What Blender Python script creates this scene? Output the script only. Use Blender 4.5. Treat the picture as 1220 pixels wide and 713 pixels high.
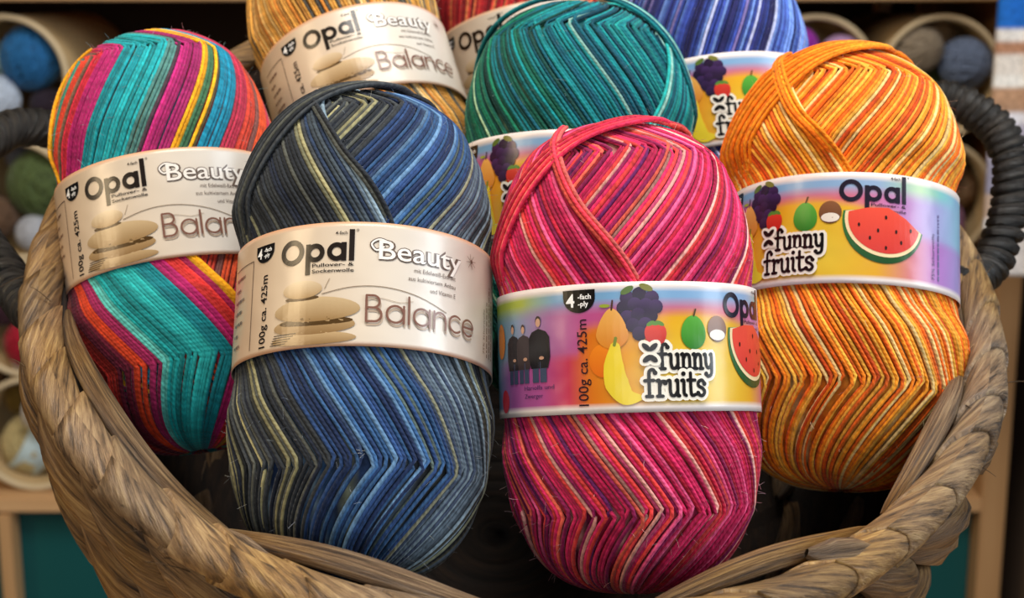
import bpy, bmesh, math, random
import numpy as np
from mathutils import Matrix, Vector

for o in list(bpy.data.objects): bpy.data.objects.remove(o)
scene = bpy.context.scene
COL = scene.collection
rng = np.random.default_rng(7)
random.seed(7)

# ------------------------------------------------------------------ camera
F = 1750.0                                   # focal length in pixels of the 1220 x 713 frame
PIT = math.radians(12)
CAM = np.array([0.0, 0.0, 1.35])
FW = np.array([0, math.cos(PIT), -math.sin(PIT)])
UP = np.array([0, math.sin(PIT), math.cos(PIT)])
RT = np.array([1.0, 0, 0])
def at(px, py, d): return CAM + RT*(px-610)/F*d + UP*(356.5-py)/F*d + FW*d
def cvec(a, b, c): return RT*a + UP*b + FW*c
cd = bpy.data.cameras.new('camera'); cam = bpy.data.objects.new('camera', cd); COL.objects.link(cam)
cd.sensor_width = 36.0; cd.lens = 36.0*F/1220.0
cam.location = CAM; cam.rotation_euler = (math.radians(90)-PIT, 0, 0)
cd.clip_start = 0.02; cd.clip_end = 30
cd.dof.use_dof = True; cd.dof.focus_distance = 0.50; cd.dof.aperture_fstop = 15
scene.camera = cam

# ------------------------------------------------------------------ light
world = bpy.data.worlds.new('room_light'); scene.world = world; world.use_nodes = True
bg = world.node_tree.nodes['Background']; bg.inputs[0].default_value = (1.0, 0.95, 0.9, 1); bg.inputs[1].default_value = 0.07
def area(name, loc, target, sx, sy, power, colr):
    l = bpy.data.lights.new(name, 'AREA'); l.shape = 'RECTANGLE'; l.size = sx; l.size_y = sy
    l.energy = power; l.color = colr
    o = bpy.data.objects.new(name, l); COL.objects.link(o); o.location = loc
    o.rotation_euler = (Vector(target)-Vector(loc)).to_track_quat('-Z', 'Y').to_euler()
    return o
TGT = (0, 0.6, 1.25)
area('window_daylight', (1.75, 0.15, 1.95), TGT, 0.7, 1.5, 27, (0.84, 0.93, 1.0))
area('shop_lamp', (-1.5, -0.1, 2.05), TGT, 0.4, 0.8, 13, (1.0, 0.76, 0.46))
area('ceiling_panel', (0.1, 0.35, 2.7), TGT, 1.0, 0.7, 31, (1.0, 0.95, 0.88))
area('front_fill', (0.5, -2.4, 1.9), (0, 1.2, 1.1), 2.2, 1.6, 30, (0.95, 0.97, 1.0))  # unseen light added behind the camera to brighten shelf and front faces
vs = scene.view_settings
vs.view_transform = 'Standard'; vs.look = 'None'; vs.gamma = 1.0; vs.use_curve_mapping = False; vs.exposure = -0.12

# ------------------------------------------------------------------ helpers
def lin(h):
    h = h.lstrip('#'); c = [int(h[i:i+2], 16)/255 for i in (0, 2, 4)]
    return tuple(x/12.92 if x <= .04045 else ((x+.055)/1.055)**2.4 for x in c)
def link(o, parent=None):
    COL.objects.link(o)
    if parent is not None: o.parent = parent
    return o
def np_mesh(name, V, Fc, col=None, tw=None, smooth=True):
    """V (n,3), Fc (m,k) faces of one size"""
    V = np.asarray(V, np.float32); Fc = np.asarray(Fc, np.int32); k = Fc.shape[1]
    me = bpy.data.meshes.new(name)
    me.vertices.add(len(V)); me.vertices.foreach_set('co', V.ravel())
    me.loops.add(Fc.size); me.loops.foreach_set('vertex_index', Fc.ravel())
    me.polygons.add(len(Fc)); me.polygons.foreach_set('loop_start', np.arange(len(Fc), dtype=np.int32)*k)
    me.update(calc_edges=True)
    if smooth: me.polygons.foreach_set('use_smooth', np.ones(len(Fc), bool))
    if col is not None:
        a = me.attributes.new('col', 'FLOAT_COLOR', 'POINT')
        c = np.ones((len(V), 4), np.float32); c[:, :3] = col; a.data.foreach_set('color', c.ravel())
    if tw is not None:
        a = me.attributes.new('tw', 'FLOAT2', 'POINT'); a.data.foreach_set('vector', np.asarray(tw, np.float32).ravel())
    return me
def obj(name, me, mat, parent=None):
    o = bpy.data.objects.new(name, me)
    if mat is not None and not me.materials: me.materials.append(mat)
    return link(o, parent)
def tag(o, label, cat, group=None):
    o['label'] = label; o['category'] = cat
    if group: o['group'] = group
    return o
def empty(name, M=None):
    o = bpy.data.objects.new(name, None); o.empty_display_size = .02; COL.objects.link(o)
    if M is not None: o.matrix_world = M
    return o
def frameM(x, y, z, p):
    return Matrix(((x[0], y[0], z[0], p[0]), (x[1], y[1], z[1], p[1]), (x[2], y[2], z[2], p[2]), (0, 0, 0, 1)))
def struct(o): o['kind'] = 'structure'; return o
def box_me(name, sx, sy, sz, bev=0.0, base=False):
    bm = bmesh.new(); bmesh.ops.create_cube(bm, size=1)
    bmesh.ops.scale(bm, vec=(sx, sy, sz), verts=bm.verts)
    if base: bmesh.ops.translate(bm, vec=(0, 0, sz/2), verts=bm.verts)
    if bev: bmesh.ops.bevel(bm, geom=bm.edges[:], offset=bev, segments=2, affect='EDGES')
    me = bpy.data.meshes.new(name); bm.to_mesh(me); bm.free(); return me
def nrm(a): return a/np.maximum(np.linalg.norm(a, axis=-1, keepdims=True), 1e-12)

def tubes(P, N, R, sides=6, closed=False, flat=1.0):
    """P,N (S,M,3) paths and outward normals, R (S,M) radii -> V, faces, (length, around)"""
    S, M, _ = P.shape
    if closed: T = np.roll(P, -1, 1)-np.roll(P, 1, 1)
    else: T = np.gradient(P, axis=1)
    T = nrm(T); B = nrm(np.cross(T, N)); N2 = np.cross(B, T)
    a = np.linspace(0, 2*np.pi, sides+1) + np.pi
    ca, sa = np.cos(a), np.sin(a)
    V = P[:, :, None] + R[:, :, None, None]*(flat*ca[None, None, :, None]*N2[:, :, None] + sa[None, None, :, None]*B[:, :, None])
    if closed: V = np.concatenate([V, V[:, :1]], 1)
    m = V.shape[1]
    seg = np.linalg.norm(np.diff(V[:, :, 0], axis=1), axis=-1)
    L = np.concatenate([np.zeros((S, 1)), np.cumsum(seg, 1)], 1)
    tw = np.stack([np.broadcast_to(L[:, :, None], V.shape[:3]), np.broadcast_to(np.linspace(0, 1, sides+1)[None, None], V.shape[:3])], -1)
    i = np.arange(S)[:, None, None]; j = np.arange(m-1)[None, :, None]; k = np.arange(sides)[None, None, :]
    ix = lambda i, j, k: (i*m+j)*(sides+1)+k
    Fc = np.stack([ix(i, j, k), ix(i, j, k+1), ix(i, j+1, k+1), ix(i, j+1, k)], -1).reshape(-1, 4)
    return V.reshape(-1, 3), Fc, tw.reshape(-1, 2), (S, m, sides+1)

def spline(C, n):
    """Catmull-Rom through control points C (k,d)"""
    C = np.asarray(C, float); C = np.vstack([2*C[0]-C[1], C, 2*C[-1]-C[-2]])
    k = len(C)-3; t = np.linspace(0, k-1e-9, n); i = t.astype(int); t = (t-i)[:, None]
    p0, p1, p2, p3 = C[i], C[i+1], C[i+2], C[i+3]
    return .5*((2*p1)+(-p0+p2)*t+(2*p0-5*p1+4*p2-p3)*t*t+(-p0+3*p1-3*p2+p3)*t**3)

# ------------------------------------------------------------------ materials
MATS = {}
def new_mat(name):
    m = bpy.data.materials.new(name); m.use_nodes = True
    nt = m.node_tree; b = nt.nodes['Principled BSDF']; MATS[name] = m
    return m, nt, b
def nd(nt, t, **kw):
    n = nt.nodes.new(t)
    for k, v in kw.items(): setattr(n, k, v)
    return n
def plain(name, colr, rough=.6, spec=.4, noise=0.0, scale=60, bump=0.0):
    m, nt, b = new_mat(name)
    c = lin(colr) if isinstance(colr, str) else colr
    b.inputs['Base Color'].default_value = (*c, 1); b.inputs['Roughness'].default_value = rough
    b.inputs['Specular IOR Level'].default_value = spec
    if noise or bump:
        tc = nd(nt, 'ShaderNodeTexCoord'); nz = nd(nt, 'ShaderNodeTexNoise'); nz.inputs['Scale'].default_value = scale; nz.inputs['Detail'].default_value = 5
        nt.links.new(tc.outputs['Object'], nz.inputs['Vector'])
        if noise:
            mx = nd(nt, 'ShaderNodeMix', data_type='RGBA'); mx.inputs[6].default_value = (*[x*(1-noise) for x in c], 1); mx.inputs[7].default_value = (*[min(1, x*(1+noise)) for x in c], 1)
            nt.links.new(nz.outputs[0], mx.inputs[0]); nt.links.new(mx.outputs[2], b.inputs['Base Color'])
        if bump:
            bp = nd(nt, 'ShaderNodeBump'); bp.inputs['Strength'].default_value = bump; bp.inputs['Distance'].default_value = .002
            nt.links.new(nz.outputs[0], bp.inputs['Height']); nt.links.new(bp.outputs[0], b.inputs['Normal'])
    return m

def yarn_mat(name, freq=1500.0, col=None):
    """strand colour from the strand's own dye (attribute) with a plied twist as fine relief"""
    m, nt, b = new_mat(name)
    b.inputs['Roughness'].default_value = .75; b.inputs['Specular IOR Level'].default_value = .22
    b.inputs['Sheen Weight'].default_value = .12; b.inputs['Sheen Roughness'].default_value = .4
    at_ = nd(nt, 'ShaderNodeAttribute', attribute_name='tw'); sx = nd(nt, 'ShaderNodeSeparateXYZ'); nt.links.new(at_.outputs['Vector'], sx.inputs[0])
    m1 = nd(nt, 'ShaderNodeMath', operation='MULTIPLY'); m1.inputs[1].default_value = freq*2; nt.links.new(sx.outputs[0], m1.inputs[0])
    m2 = nd(nt, 'ShaderNodeMath', operation='MULTIPLY_ADD'); m2.inputs[1].default_value = 2*2*math.pi; nt.links.new(sx.outputs[1], m2.inputs[0]); nt.links.new(m1.outputs[0], m2.inputs[2])
    sn = nd(nt, 'ShaderNodeMath', operation='SINE'); nt.links.new(m2.outputs[0], sn.inputs[0])
    tc = nd(nt, 'ShaderNodeTexCoord'); nz = nd(nt, 'ShaderNodeTexNoise'); nz.inputs['Scale'].default_value = 900; nz.inputs['Detail'].default_value = 3
    nt.links.new(tc.outputs['Object'], nz.inputs['Vector'])
    ad = nd(nt, 'ShaderNodeMath', operation='MULTIPLY_ADD'); ad.inputs[1].default_value = .35; nt.links.new(sn.outputs[0], ad.inputs[0]); nt.links.new(nz.outputs[0], ad.inputs[2])
    bp = nd(nt, 'ShaderNodeBump'); bp.inputs['Strength'].default_value = .40; bp.inputs['Distance'].default_value = .0004
    nt.links.new(ad.outputs[0], bp.inputs['Height']); nt.links.new(bp.outputs[0], b.inputs['Normal'])
    mx = nd(nt, 'ShaderNodeMix', data_type='RGBA', blend_type='MULTIPLY'); mx.inputs[0].default_value = 1
    mp = nd(nt, 'ShaderNodeMapping'); mp.inputs['Scale'].default_value = (300, 2.0, 1); nt.links.new(at_.outputs['Vector'], mp.inputs['Vector'])
    nz2 = nd(nt, 'ShaderNodeTexNoise'); nz2.inputs['Scale'].default_value = 1; nz2.inputs['Detail'].default_value = 3
    ad2 = nd(nt, 'ShaderNodeVectorMath', operation='ADD'); sc2 = nd(nt, 'ShaderNodeVectorMath', operation='SCALE'); sc2.inputs[3].default_value = 260
    nt.links.new(tc.outputs['Object'], sc2.inputs[0]); nt.links.new(mp.outputs[0], ad2.inputs[0]); nt.links.new(sc2.outputs[0], ad2.inputs[1]); nt.links.new(ad2.outputs[0], nz2.inputs['Vector'])
    cr = nd(nt, 'ShaderNodeMapRange'); cr.inputs[1].default_value = .32; cr.inputs[2].default_value = .68; cr.inputs[3].default_value = .68; cr.inputs[4].default_value = 1.22
    nt.links.new(nz2.outputs[0], cr.inputs[0]); nt.links.new(cr.outputs[0], mx.inputs[7])
    if col is None:
        ca = nd(nt, 'ShaderNodeAttribute', attribute_name='col'); nt.links.new(ca.outputs['Color'], mx.inputs[6])
    else: mx.inputs[6].default_value = (*lin(col), 1)
    nt.links.new(mx.outputs[2], b.inputs['Base Color'])
    return m
YARN = yarn_mat('wool_yarn')

def print_mat(name, rough=.26, spec=.5):
    """glossy printed paper, ink colour from the attribute"""
    m, nt, b = new_mat(name)
    b.inputs['Roughness'].default_value = rough; b.inputs['Specular IOR Level'].default_value = spec
    ca = nd(nt, 'ShaderNodeAttribute', attribute_name='col'); nt.links.new(ca.outputs['Color'], b.inputs['Base Color'])
    tc = nd(nt, 'ShaderNodeTexCoord'); nz = nd(nt, 'ShaderNodeTexNoise'); nz.inputs['Scale'].default_value = 45; nz.inputs['Detail'].default_value = 2
    nt.links.new(tc.outputs['Object'], nz.inputs['Vector'])
    bp = nd(nt, 'ShaderNodeBump'); bp.inputs['Strength'].default_value = .25; bp.inputs['Distance'].default_value = .004
    nt.links.new(nz.outputs[0], bp.inputs['Height']); nt.links.new(bp.outputs[0], b.inputs['Normal'])
    return m
PRINT = print_mat('printed_paper')

def fibre_mat(name, c1, c2, c3, rough=.45, lenscale=22, acr=9, bump=.9):
    """dried leaf fibre: streaks run along the strand (attribute tw = length, around)"""
    m, nt, b = new_mat(name)
    b.inputs['Roughness'].default_value = rough; b.inputs['Specular IOR Level'].default_value = .6
    a = nd(nt, 'ShaderNodeAttribute', attribute_name='tw'); oi = nd(nt, 'ShaderNodeObjectInfo')
    mp = nd(nt, 'ShaderNodeMapping'); mp.inputs['Scale'].default_value = (lenscale, acr, 1)
    cmb = nd(nt, 'ShaderNodeCombineXYZ'); mm = nd(nt, 'ShaderNodeMath', operation='MULTIPLY'); mm.inputs[1].default_value = 37
    nt.links.new(oi.outputs['Random'], mm.inputs[0]); nt.links.new(mm.outputs[0], cmb.inputs[2]); nt.links.new(mm.outputs[0], cmb.inputs[0]); nt.links.new(cmb.outputs[0], mp.inputs['Location'])
    nt.links.new(a.outputs['Vector'], mp.inputs['Vector'])
    nz = nd(nt, 'ShaderNodeTexNoise'); nz.inputs['Scale'].default_value = 1.6; nz.inputs['Detail'].default_value = 7; nz.inputs['Roughness'].default_value = .7
    nt.links.new(mp.outputs[0], nz.inputs['Vector'])
    cr = nd(nt, 'ShaderNodeValToRGB'); e = cr.color_ramp.elements
    e[0].position = .36; e[0].color = (*lin(c1), 1); e[1].position = .72; e[1].color = (*lin(c3), 1)
    x = cr.color_ramp.elements.new(.5); x.color = (*lin(c2), 1)
    nt.links.new(nz.outputs[0], cr.inputs[0])
    # weathering: patches that went grey with age
    tc = nd(nt, 'ShaderNodeTexCoord'); n2 = nd(nt, 'ShaderNodeTexNoise'); n2.inputs['Scale'].default_value = 14; nt.links.new(tc.outputs['Object'], n2.inputs['Vector'])
    hs = nd(nt, 'ShaderNodeHueSaturation'); mr = nd(nt, 'ShaderNodeMapRange'); mr.inputs[1].default_value = .3; mr.inputs[2].default_value = .7; mr.inputs[3].default_value = .72; mr.inputs[4].default_value = 1.08
    nt.links.new(n2.outputs[0], mr.inputs[0]); nt.links.new(mr.outputs[0], hs.inputs['Saturation'])
    m3 = nd(nt, 'ShaderNodeMapRange'); m3.inputs[3].default_value = .75; m3.inputs[4].default_value = 1.2
    nt.links.new(oi.outputs['Random'], m3.inputs[0]); nt.links.new(m3.outputs[0], hs.inputs['Value'])
    nt.links.new(cr.outputs[0], hs.inputs['Color']); nt.links.new(hs.outputs[0], b.inputs['Base Color'])
    bp = nd(nt, 'ShaderNodeBump'); bp.inputs['Strength'].default_value = bump; bp.inputs['Distance'].default_value = .0034
    nt.links.new(nz.outputs[0], bp.inputs['Height']); nt.links.new(bp.outputs[0], b.inputs['Normal'])
    return m
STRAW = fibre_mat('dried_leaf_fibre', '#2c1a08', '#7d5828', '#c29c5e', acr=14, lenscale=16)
RIMSTRAW = fibre_mat('wrapped_rim_fibre', '#3a260f', '#84602f', '#bd9858', lenscale=45, acr=9, bump=.6)
INNER_SHADE = fibre_mat('shaded_inner_fibre', '#120b05', '#2a1a0c', '#432c15', rough=.85)  # interior shade put into the colour: inner wall and base near black
DARKSTRAW = fibre_mat('dark_handle_fibre', '#0b0907', '#1f1a15', '#463f37', rough=.32, lenscale=60, acr=5)

def wood_mat(name, c1, c2, axis=0, sc=9):
    m, nt, b = new_mat(name); b.inputs['Roughness'].default_value = .5
    tc = nd(nt, 'ShaderNodeTexCoord'); mp = nd(nt, 'ShaderNodeMapping'); s = [sc*8]*3; s[axis] = sc*.5; mp.inputs['Scale'].default_value = s
    nt.links.new(tc.outputs['Object'], mp.inputs['Vector'])
    nz = nd(nt, 'ShaderNodeTexNoise'); nz.inputs['Scale'].default_value = 1; nz.inputs['Detail'].default_value = 4; nt.links.new(mp.outputs[0], nz.inputs['Vector'])
    mx = nd(nt, 'ShaderNodeMix', data_type='RGBA'); mx.inputs[6].default_value = (*lin(c1), 1); mx.inputs[7].default_value = (*lin(c2), 1)
    nt.links.new(nz.outputs[0], mx.inputs[0]); nt.links.new(mx.outputs[2], b.inputs['Base Color'])
    return m
WOODX = wood_mat('pine_board_wood', '#b98a58', '#d9b183', 0)
WOODZ = wood_mat('pine_post_wood', '#a97e50', '#cfa677', 2)

# ------------------------------------------------------------------ room and shelf behind
SD = 1.70                                    # distance of the shelf front along the view axis
YS = 1.70
def on_shelf(px, py, y=YS):
    d = at(px, py, 1.0)-CAM; t = y/d[1]
    return CAM + d*t
WALLM = plain('dark_wall_paint', '#3a332e', .9, .2, .1, 8)
FLOORM = wood_mat('floor_boards', '#5e452f', '#7d6044', 0, 4)
o = struct(obj('floor', box_me('floor', 6, 5, .04), FLOORM)); o.location = (0, 1.0, -.02)
o = struct(obj('wall_back', box_me('wall_back', 6, .05, 2.9), WALLM)); o.location = (0, 2.35, 1.45)

def shelf():
    zb = on_shelf(100, 593)[2]; zt = on_shelf(610, 1)[2]
    xl = on_shelf(-130, 600)[0]; xr = on_shelf(1170, 600)[0]; xd = on_shelf(4, 600)[0]
    root = empty('shelf_unit', Matrix.Translation(((xl+xr)/2, YS, 0)))
    tag(root, 'pine shelf unit with teal front panel behind the basket', 'shelf')
    W = xr-xl; cx = 0
    def part(name, me, m, loc): o = obj(name, me, m, root); o.location = loc; return o
    part('shelf_board', box_me('shelf_board', W, .42, .02, .002), WOODX, (0, .21, zb-.010))
    part('shelf_board', box_me('shelf_board', W+.1, .42, .022, .002), WOODX, (0, .21, zt+.011))
    pw = .030
    part('side_post', box_me('side_post', pw, .42, zt+.4, .002), WOODZ, (W/2+pw/2, .21, (zt+.4)/2))
    part('side_post', box_me('side_post', pw, .42, zt+.4, .002), WOODZ, (-W/2-pw/2, .21, (zt+.4)/2))
    part('side_post', box_me('side_post', .016, .03, zb-.022, .001), WOODZ, (xd-(xl+xr)/2, .012, (zb-.022)/2))
    part('front_panel', box_me('front_panel', W-.002, .018, zb-.02-.12, .002), plain('teal_lacquer', '#0a4f50', .45, .4, .08, 6), (0, .040, (zb-.02-.12)/2+.12))
    part('back_panel', box_me('back_panel', W, .01, zt+.4, 0), plain('dark_back_board', '#2a1f16', .9, .2), (0, .425, (zt+.4)/2))  # back panel coloured dark to stand for the shadows between the skeins
    part('divider_post', box_me('divider_post', .018, .03, .35, .001), WOODZ, (on_shelf(1148, 0)[0]-(xl+xr)/2, .37, zt-.155))
    return root, zb, zt, xr
shelf_o, ZB, ZT, XR = shelf()

# side panel standing right of the shelf and the striped textile hanging there
p = on_shelf(1226, 500, 1.62)
o = struct(obj('wall_right', box_me('wall_right', .05, 1.2, 2.9), plain('brown_side_wall', '#6a5a4c', .9, .2, .1, 8))); o.location = (on_shelf(1222, 400)[0]+.055, 2.0, 1.45)
def textile():
    x0 = on_shelf(1186, 80, 1.5)[0]; zt = on_shelf(1200, -60, 1.5)[2]; zb = on_shelf(1200, 330, 1.5)[2]
    nx, nz_ = 24, 80; W = .13; H = zt-zb
    X, Z = np.meshgrid(np.linspace(0, W, nx), np.linspace(0, H, nz_))
    Y = .010*np.sin(X/W*9.5)+.004*np.sin(X/W*21+Z*9)
    V = np.stack([X, Y, Z], -1).reshape(-1, 3); V2 = V+np.array([0, .004, 0])
    t = (1-Z/H).ravel()*(390)-60                  # pixel row the stripes were read from
    cols = np.zeros((len(V), 3)); rows = [(-90, '#1763b8'), (30, '#dfd8d0'), (45, '#a8795c'), (60, '#d9cfc4'), (85, '#e3ded6'), (100, '#b28a6b'), (118, '#a98468'), (128, '#d6d3d8'), (145, '#a9a4b5'), (190, '#8d8798'), (230, '#b59a86'), (260, '#cfc9c6')]
    for r, c in rows: cols[t >= r] = lin(c)
    i = np.arange(nz_-1)[:, None]*nx+np.arange(nx-1)[None]; i = i.ravel()
    Fc = np.stack([i, i+1, i+1+nx, i+nx], -1); n = len(V)
    Fb = Fc[:, ::-1]+n
    eb = [(a, a+nx, a+nx+n, a+n) for a in range(0, n-nx, nx)]+[(a+nx, a, a+n, a+nx+n) for a in range(nx-1, n-nx, nx)]
    eb += [(a+1, a, a+n, a+1+n) for a in range(nx-1)]+[(a, a+1, a+1+n, a+n) for a in range(n-nx, n-1)]
    me = np_mesh('striped_textile', np.vstack([V, V2]), np.vstack([Fc, Fb, np.array(eb)]), np.vstack([cols, cols]), np.zeros((2*n, 2)))
    o = obj('striped_textile', me, YARN); o.location = (x0, 1.5, zb)
    tag(o, 'blue, white and tan striped knit textile hanging beside the shelf post', 'textile')
    r = bpy.data.curves.new('hanging_rod', 'CURVE'); 
    bm = bmesh.new(); bmesh.ops.create_cone(bm, cap_ends=True, segments=16, radius1=.008, radius2=.008, depth=W+.06)
    bmesh.ops.rotate(bm, verts=bm.verts, cent=(0, 0, 0), matrix=Matrix.Rotation(math.pi/2, 3, 'Y')); bmesh.ops.translate(bm, verts=bm.verts, vec=(W/2, .002, H))
    me = bpy.data.meshes.new('hanging_rod'); bm.to_mesh(me); bm.free(); obj('hanging_rod', me, WOODX, o)
textile()

# round storage bins with yarn balls
BINR = .0700
BINM = plain('cream_bin_card', '#a98f66', .7, .25, .12, 30); BINRIM = plain('pale_bin_edge', '#c9b694', .6, .3)
def ring_me(name, prof, n=48):
    prof = np.array(prof); k = len(prof); a = np.linspace(0, 2*np.pi, n, endpoint=False)
    V = np.stack([prof[:, 0][None]*np.cos(a)[:, None], np.broadcast_to(prof[:, 1][None], (n, k)), prof[:, 0][None]*np.sin(a)[:, None]], -1)
    i = np.arange(n)[:, None]; j = np.arange(k)[None]
    Fc = np.stack([i*k+j, i*k+(j+1) % k, ((i+1) % n)*k+(j+1) % k, ((i+1) % n)*k+j], -1).reshape(-1, 4)
    return np_mesh(name, V.reshape(-1, 3), Fc)
bin_body = ring_me('bin_body', [(BINR, .004), (BINR, .30), (.001, .30), (.001, .296), (BINR-.003, .296), (BINR-.003, .004)])
rp = [(BINR-.001+.0036*math.cos(t), .003+.0036*math.sin(t)) for t in np.linspace(0, 2*math.pi, 10, endpoint=False)]
bin_rim = ring_me('bin_rim', rp)
BINS = {}
bin_labels = {(15, 0): 'round cream bin holding the blue and white yarn balls', (15, 1): 'round cream bin holding green and brown yarn balls, under the blue one',
              (15, 2): 'round cream bin holding the red yarn ball with white band', (15, 3): 'lowest round cream bin holding the cream yarn balls above the teal panel',
              (971, 0): 'round cream bin holding purple and lilac yarn balls', (1115, 0): 'round cream bin holding beige, blue and olive yarn balls',
              (1115, 1): 'round cream bin holding white, tan and pink yarn balls beside the dark handle', (1115, 2): 'round cream bin of dark brown yarn between basket rim and shelf post',
              (1115, 3): 'lowest round cream bin beside the shelf post, above the teal panel', (971, 1): 'empty round cream bin under the purple yarn bin'}
def add_bin(cx, row):
    # rows stand on one another from the board up
    z = ZB+BINR+.0035+(3-row)*(2*BINR+.0042)
    x = on_shelf(cx, 80+row*148)[0]
    x = min(on_shelf(cx, 300)[0], XR-BINR-.005 if cx > 1000 else XR-3*BINR-.012)
    e = empty('storage_bin', Matrix.Translation((x, YS+.02, z)))
    obj('bin_body', bin_body, BINM, e); obj('bin_rim', bin_rim, BINRIM, e)
    tag(e, bin_labels[(cx, row)], 'bin', 'round bins on the shelf')
    BINS[(cx, row)] = (x, z)
for cx, row in [(15, 0), (15, 1), (15, 2), (15, 3), (971, 0), (971, 1), (1115, 0), (1115, 1), (1115, 2), (1115, 3)]:
    add_bin(cx, row)

def ball_mesh(seed, squash=1.0, n=46, wr=.0022):
    """wound ball of unit-ish radius .025"""
    r = np.random.default_rng(seed); R = .025
    ax = []
    for g in range(5):
        a0 = nrm(r.normal(size=3)); 
        for k in range(n//5): ax.append(nrm(a0+r.normal(size=3)*.28))
    ax = np.array(ax); S = len(ax)
    e1 = nrm(np.cross(ax, nrm(r.normal(size=(S, 3))))); e2 = np.cross(ax, e1)
    t = np.linspace(0, 2*np.pi, 26, endpoint=False)
    off = r.uniform(-.55, .55, S)[:, None, None]
    D = np.sqrt(1-off**2)*(np.cos(t)[None, :, None]*e1[:, None]+np.sin(t)[None, :, None]*e2[:, None])+off*ax[:, None]
    P = D*R*(1+r.uniform(-.03, .03, S))[:, None, None]
    V, Fc, tw, sh = tubes(P, D, np.full(P.shape[:2], wr), 5, True)
    # core
    th = np.linspace(-np.pi/2+.05, np.pi/2-.05, 12); ph = np.linspace(0, 2*np.pi, 20, endpoint=False)
    C = np.stack([np.outer(np.cos(th), np.cos(ph)), np.outer(np.cos(th), np.sin(ph)), np.outer(np.sin(th), np.ones(20))], -1).reshape(-1, 3)*R*.985
    i = np.arange(11)[:, None]; j = np.arange(20)[None]
    Fk = np.stack([i*20+j, i*20+(j+1) % 20, (i+1)*20+(j+1) % 20, (i+1)*20+j], -1).reshape(-1, 4)+len(V)
    V = np.vstack([V, C]); V[:, 2] *= squash
    return np_mesh('yarn_ball', V, np.vstack([Fc, Fk]), None, np.vstack([tw, np.zeros((len(C), 2))]))
ball_meshes = [ball_mesh(s, q) for s, q in ((1, 1), (2, 1.06), (3, .92), (4, 1.03))]
ballmats = {}; BALLS = []
def add_ball(px, py, rad, colr, label, y=YS+.03, band=None, k=0, rot=None):
    BALLS.append([on_shelf(px-(12 if px > 900 else 0), py, y), rad*.93, colr, label, band, k, rot])
def settle_balls():
    T0 = np.array([b[0] for b in BALLS]); P = T0.copy(); E = np.array([b[1]*1.07 for b in BALLS])
    C = np.array([min(BINS.values(), key=lambda c: (c[0]-p[0])**2+(c[1]-p[2])**2) for p in P])
    for it in range(400):
        for i in range(len(P)):
            for j in range(i):
                d = P[i]-P[j]; l = np.linalg.norm(d); g = E[i]+E[j]-l
                if g > 0: d = d/max(l, 1e-6); P[i] += d*g*.5; P[j] -= d*g*.5
        dv = P[:, [0, 2]]-C; dl = np.linalg.norm(dv, axis=1); lim = np.maximum(BINR-.0035-E, 0)
        f = np.where(dl > lim, lim/np.maximum(dl, 1e-9), 1.0)[:, None]; P[:, [0, 2]] = C+dv*f
        P[:, 1] = np.clip(P[:, 1], YS+.024+E*.55, YS+.30)
    for b, p in zip(BALLS, P): build_ball(p, *b[1:])
def build_ball(p, rad, colr, label, band, k, rot):
    """px,py in the photograph; stands inside its bin just behind the bin front"""
    if colr not in ballmats: ballmats[colr] = yarn_mat('ball_wool_'+colr.strip('#'), 900, colr)
    s = rad/.025
    src = ball_meshes[k % 4]; me = src.copy(); me.materials.clear(); me.materials.append(ballmats[colr])
    rt_ = rot or (random.uniform(-.6, .6), random.uniform(-.6, .6), random.uniform(0, 6))
    M = Matrix.Translation(p) @ Matrix.Rotation(rt_[2], 4, 'Z') @ Matrix.Rotation(rt_[0], 4, 'X') @ Matrix.Rotation(rt_[1], 4, 'Y') @ Matrix.Diagonal((s, s, s, 1))
    if band:
        e = empty('yarn_ball', M); obj('wound_yarn', me, None, e)
        n = 40; w = .013
        a = np.linspace(0, 2*np.pi, n, endpoint=False)
        V = []
        for h, r in ((-w, .0272), (w, .0272), (w, .0278), (-w, .0278)): V.append(np.stack([r*np.cos(a), np.full(n, h), r*np.sin(a)], -1))
        V = np.stack(V, 1).reshape(-1, 3); i = np.arange(n)[:, None]; j = np.arange(4)[None]
        Fc = np.stack([i*4+j, i*4+(j+1) % 4, ((i+1) % n)*4+(j+1) % 4, ((i+1) % n)*4+j], -1).reshape(-1, 4)
        if band not in MATS: plain(band, band, .5, .4)
        obj('paper_band', np_mesh('paper_band', V, Fc), MATS[band], e)
    else:
        e = obj('yarn_ball', me, None); e.matrix_world = M
    tag(e, label, 'yarn ball', 'yarn balls in the shelf bins')
add_ball(48, 48, .037, '#1f5f94', 'deep blue yarn ball at the top of the bin', k=1, y=YS+.045)
add_ball(4, 46, .026, '#9fb8b0', 'pale mint yarn ball left of the deep blue ball', k=0, y=YS+.055)
add_ball(20, 108, .031, '#b9c4d4', 'icy white yarn ball below the deep blue ball', k=2, y=YS+.03)
add_ball(76, 62, .024, '#8f93a8', 'greyish lilac yarn ball right of the deep blue ball', k=3, y=YS+.085)
add_ball(58, 112, .020, '#2a2230', 'dark purple yarn ball beside the icy white ball', k=0, y=YS+.05)
add_ball(38, 212, .040, '#4d5c34', 'moss green yarn ball behind the left handle', k=1, y=YS+.05)
add_ball(22, 258, .028, '#5e4634', 'brown yarn ball under the moss green ball', k=2, y=YS+.03)
add_ball(46, 284, .022, '#a9abb2', 'grey white yarn ball under the brown ball', k=0, y=YS+.03)
add_ball(48, 166, .022, '#6e7078', 'slate grey yarn ball above the moss green ball', k=3, y=YS+.06)
add_ball(34, 430, .033, '#a3162e', 'red yarn ball with a white paper band', k=0, y=YS+.04, band='#d8d2cc', rot=(.2, .9, 2.2))
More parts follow.
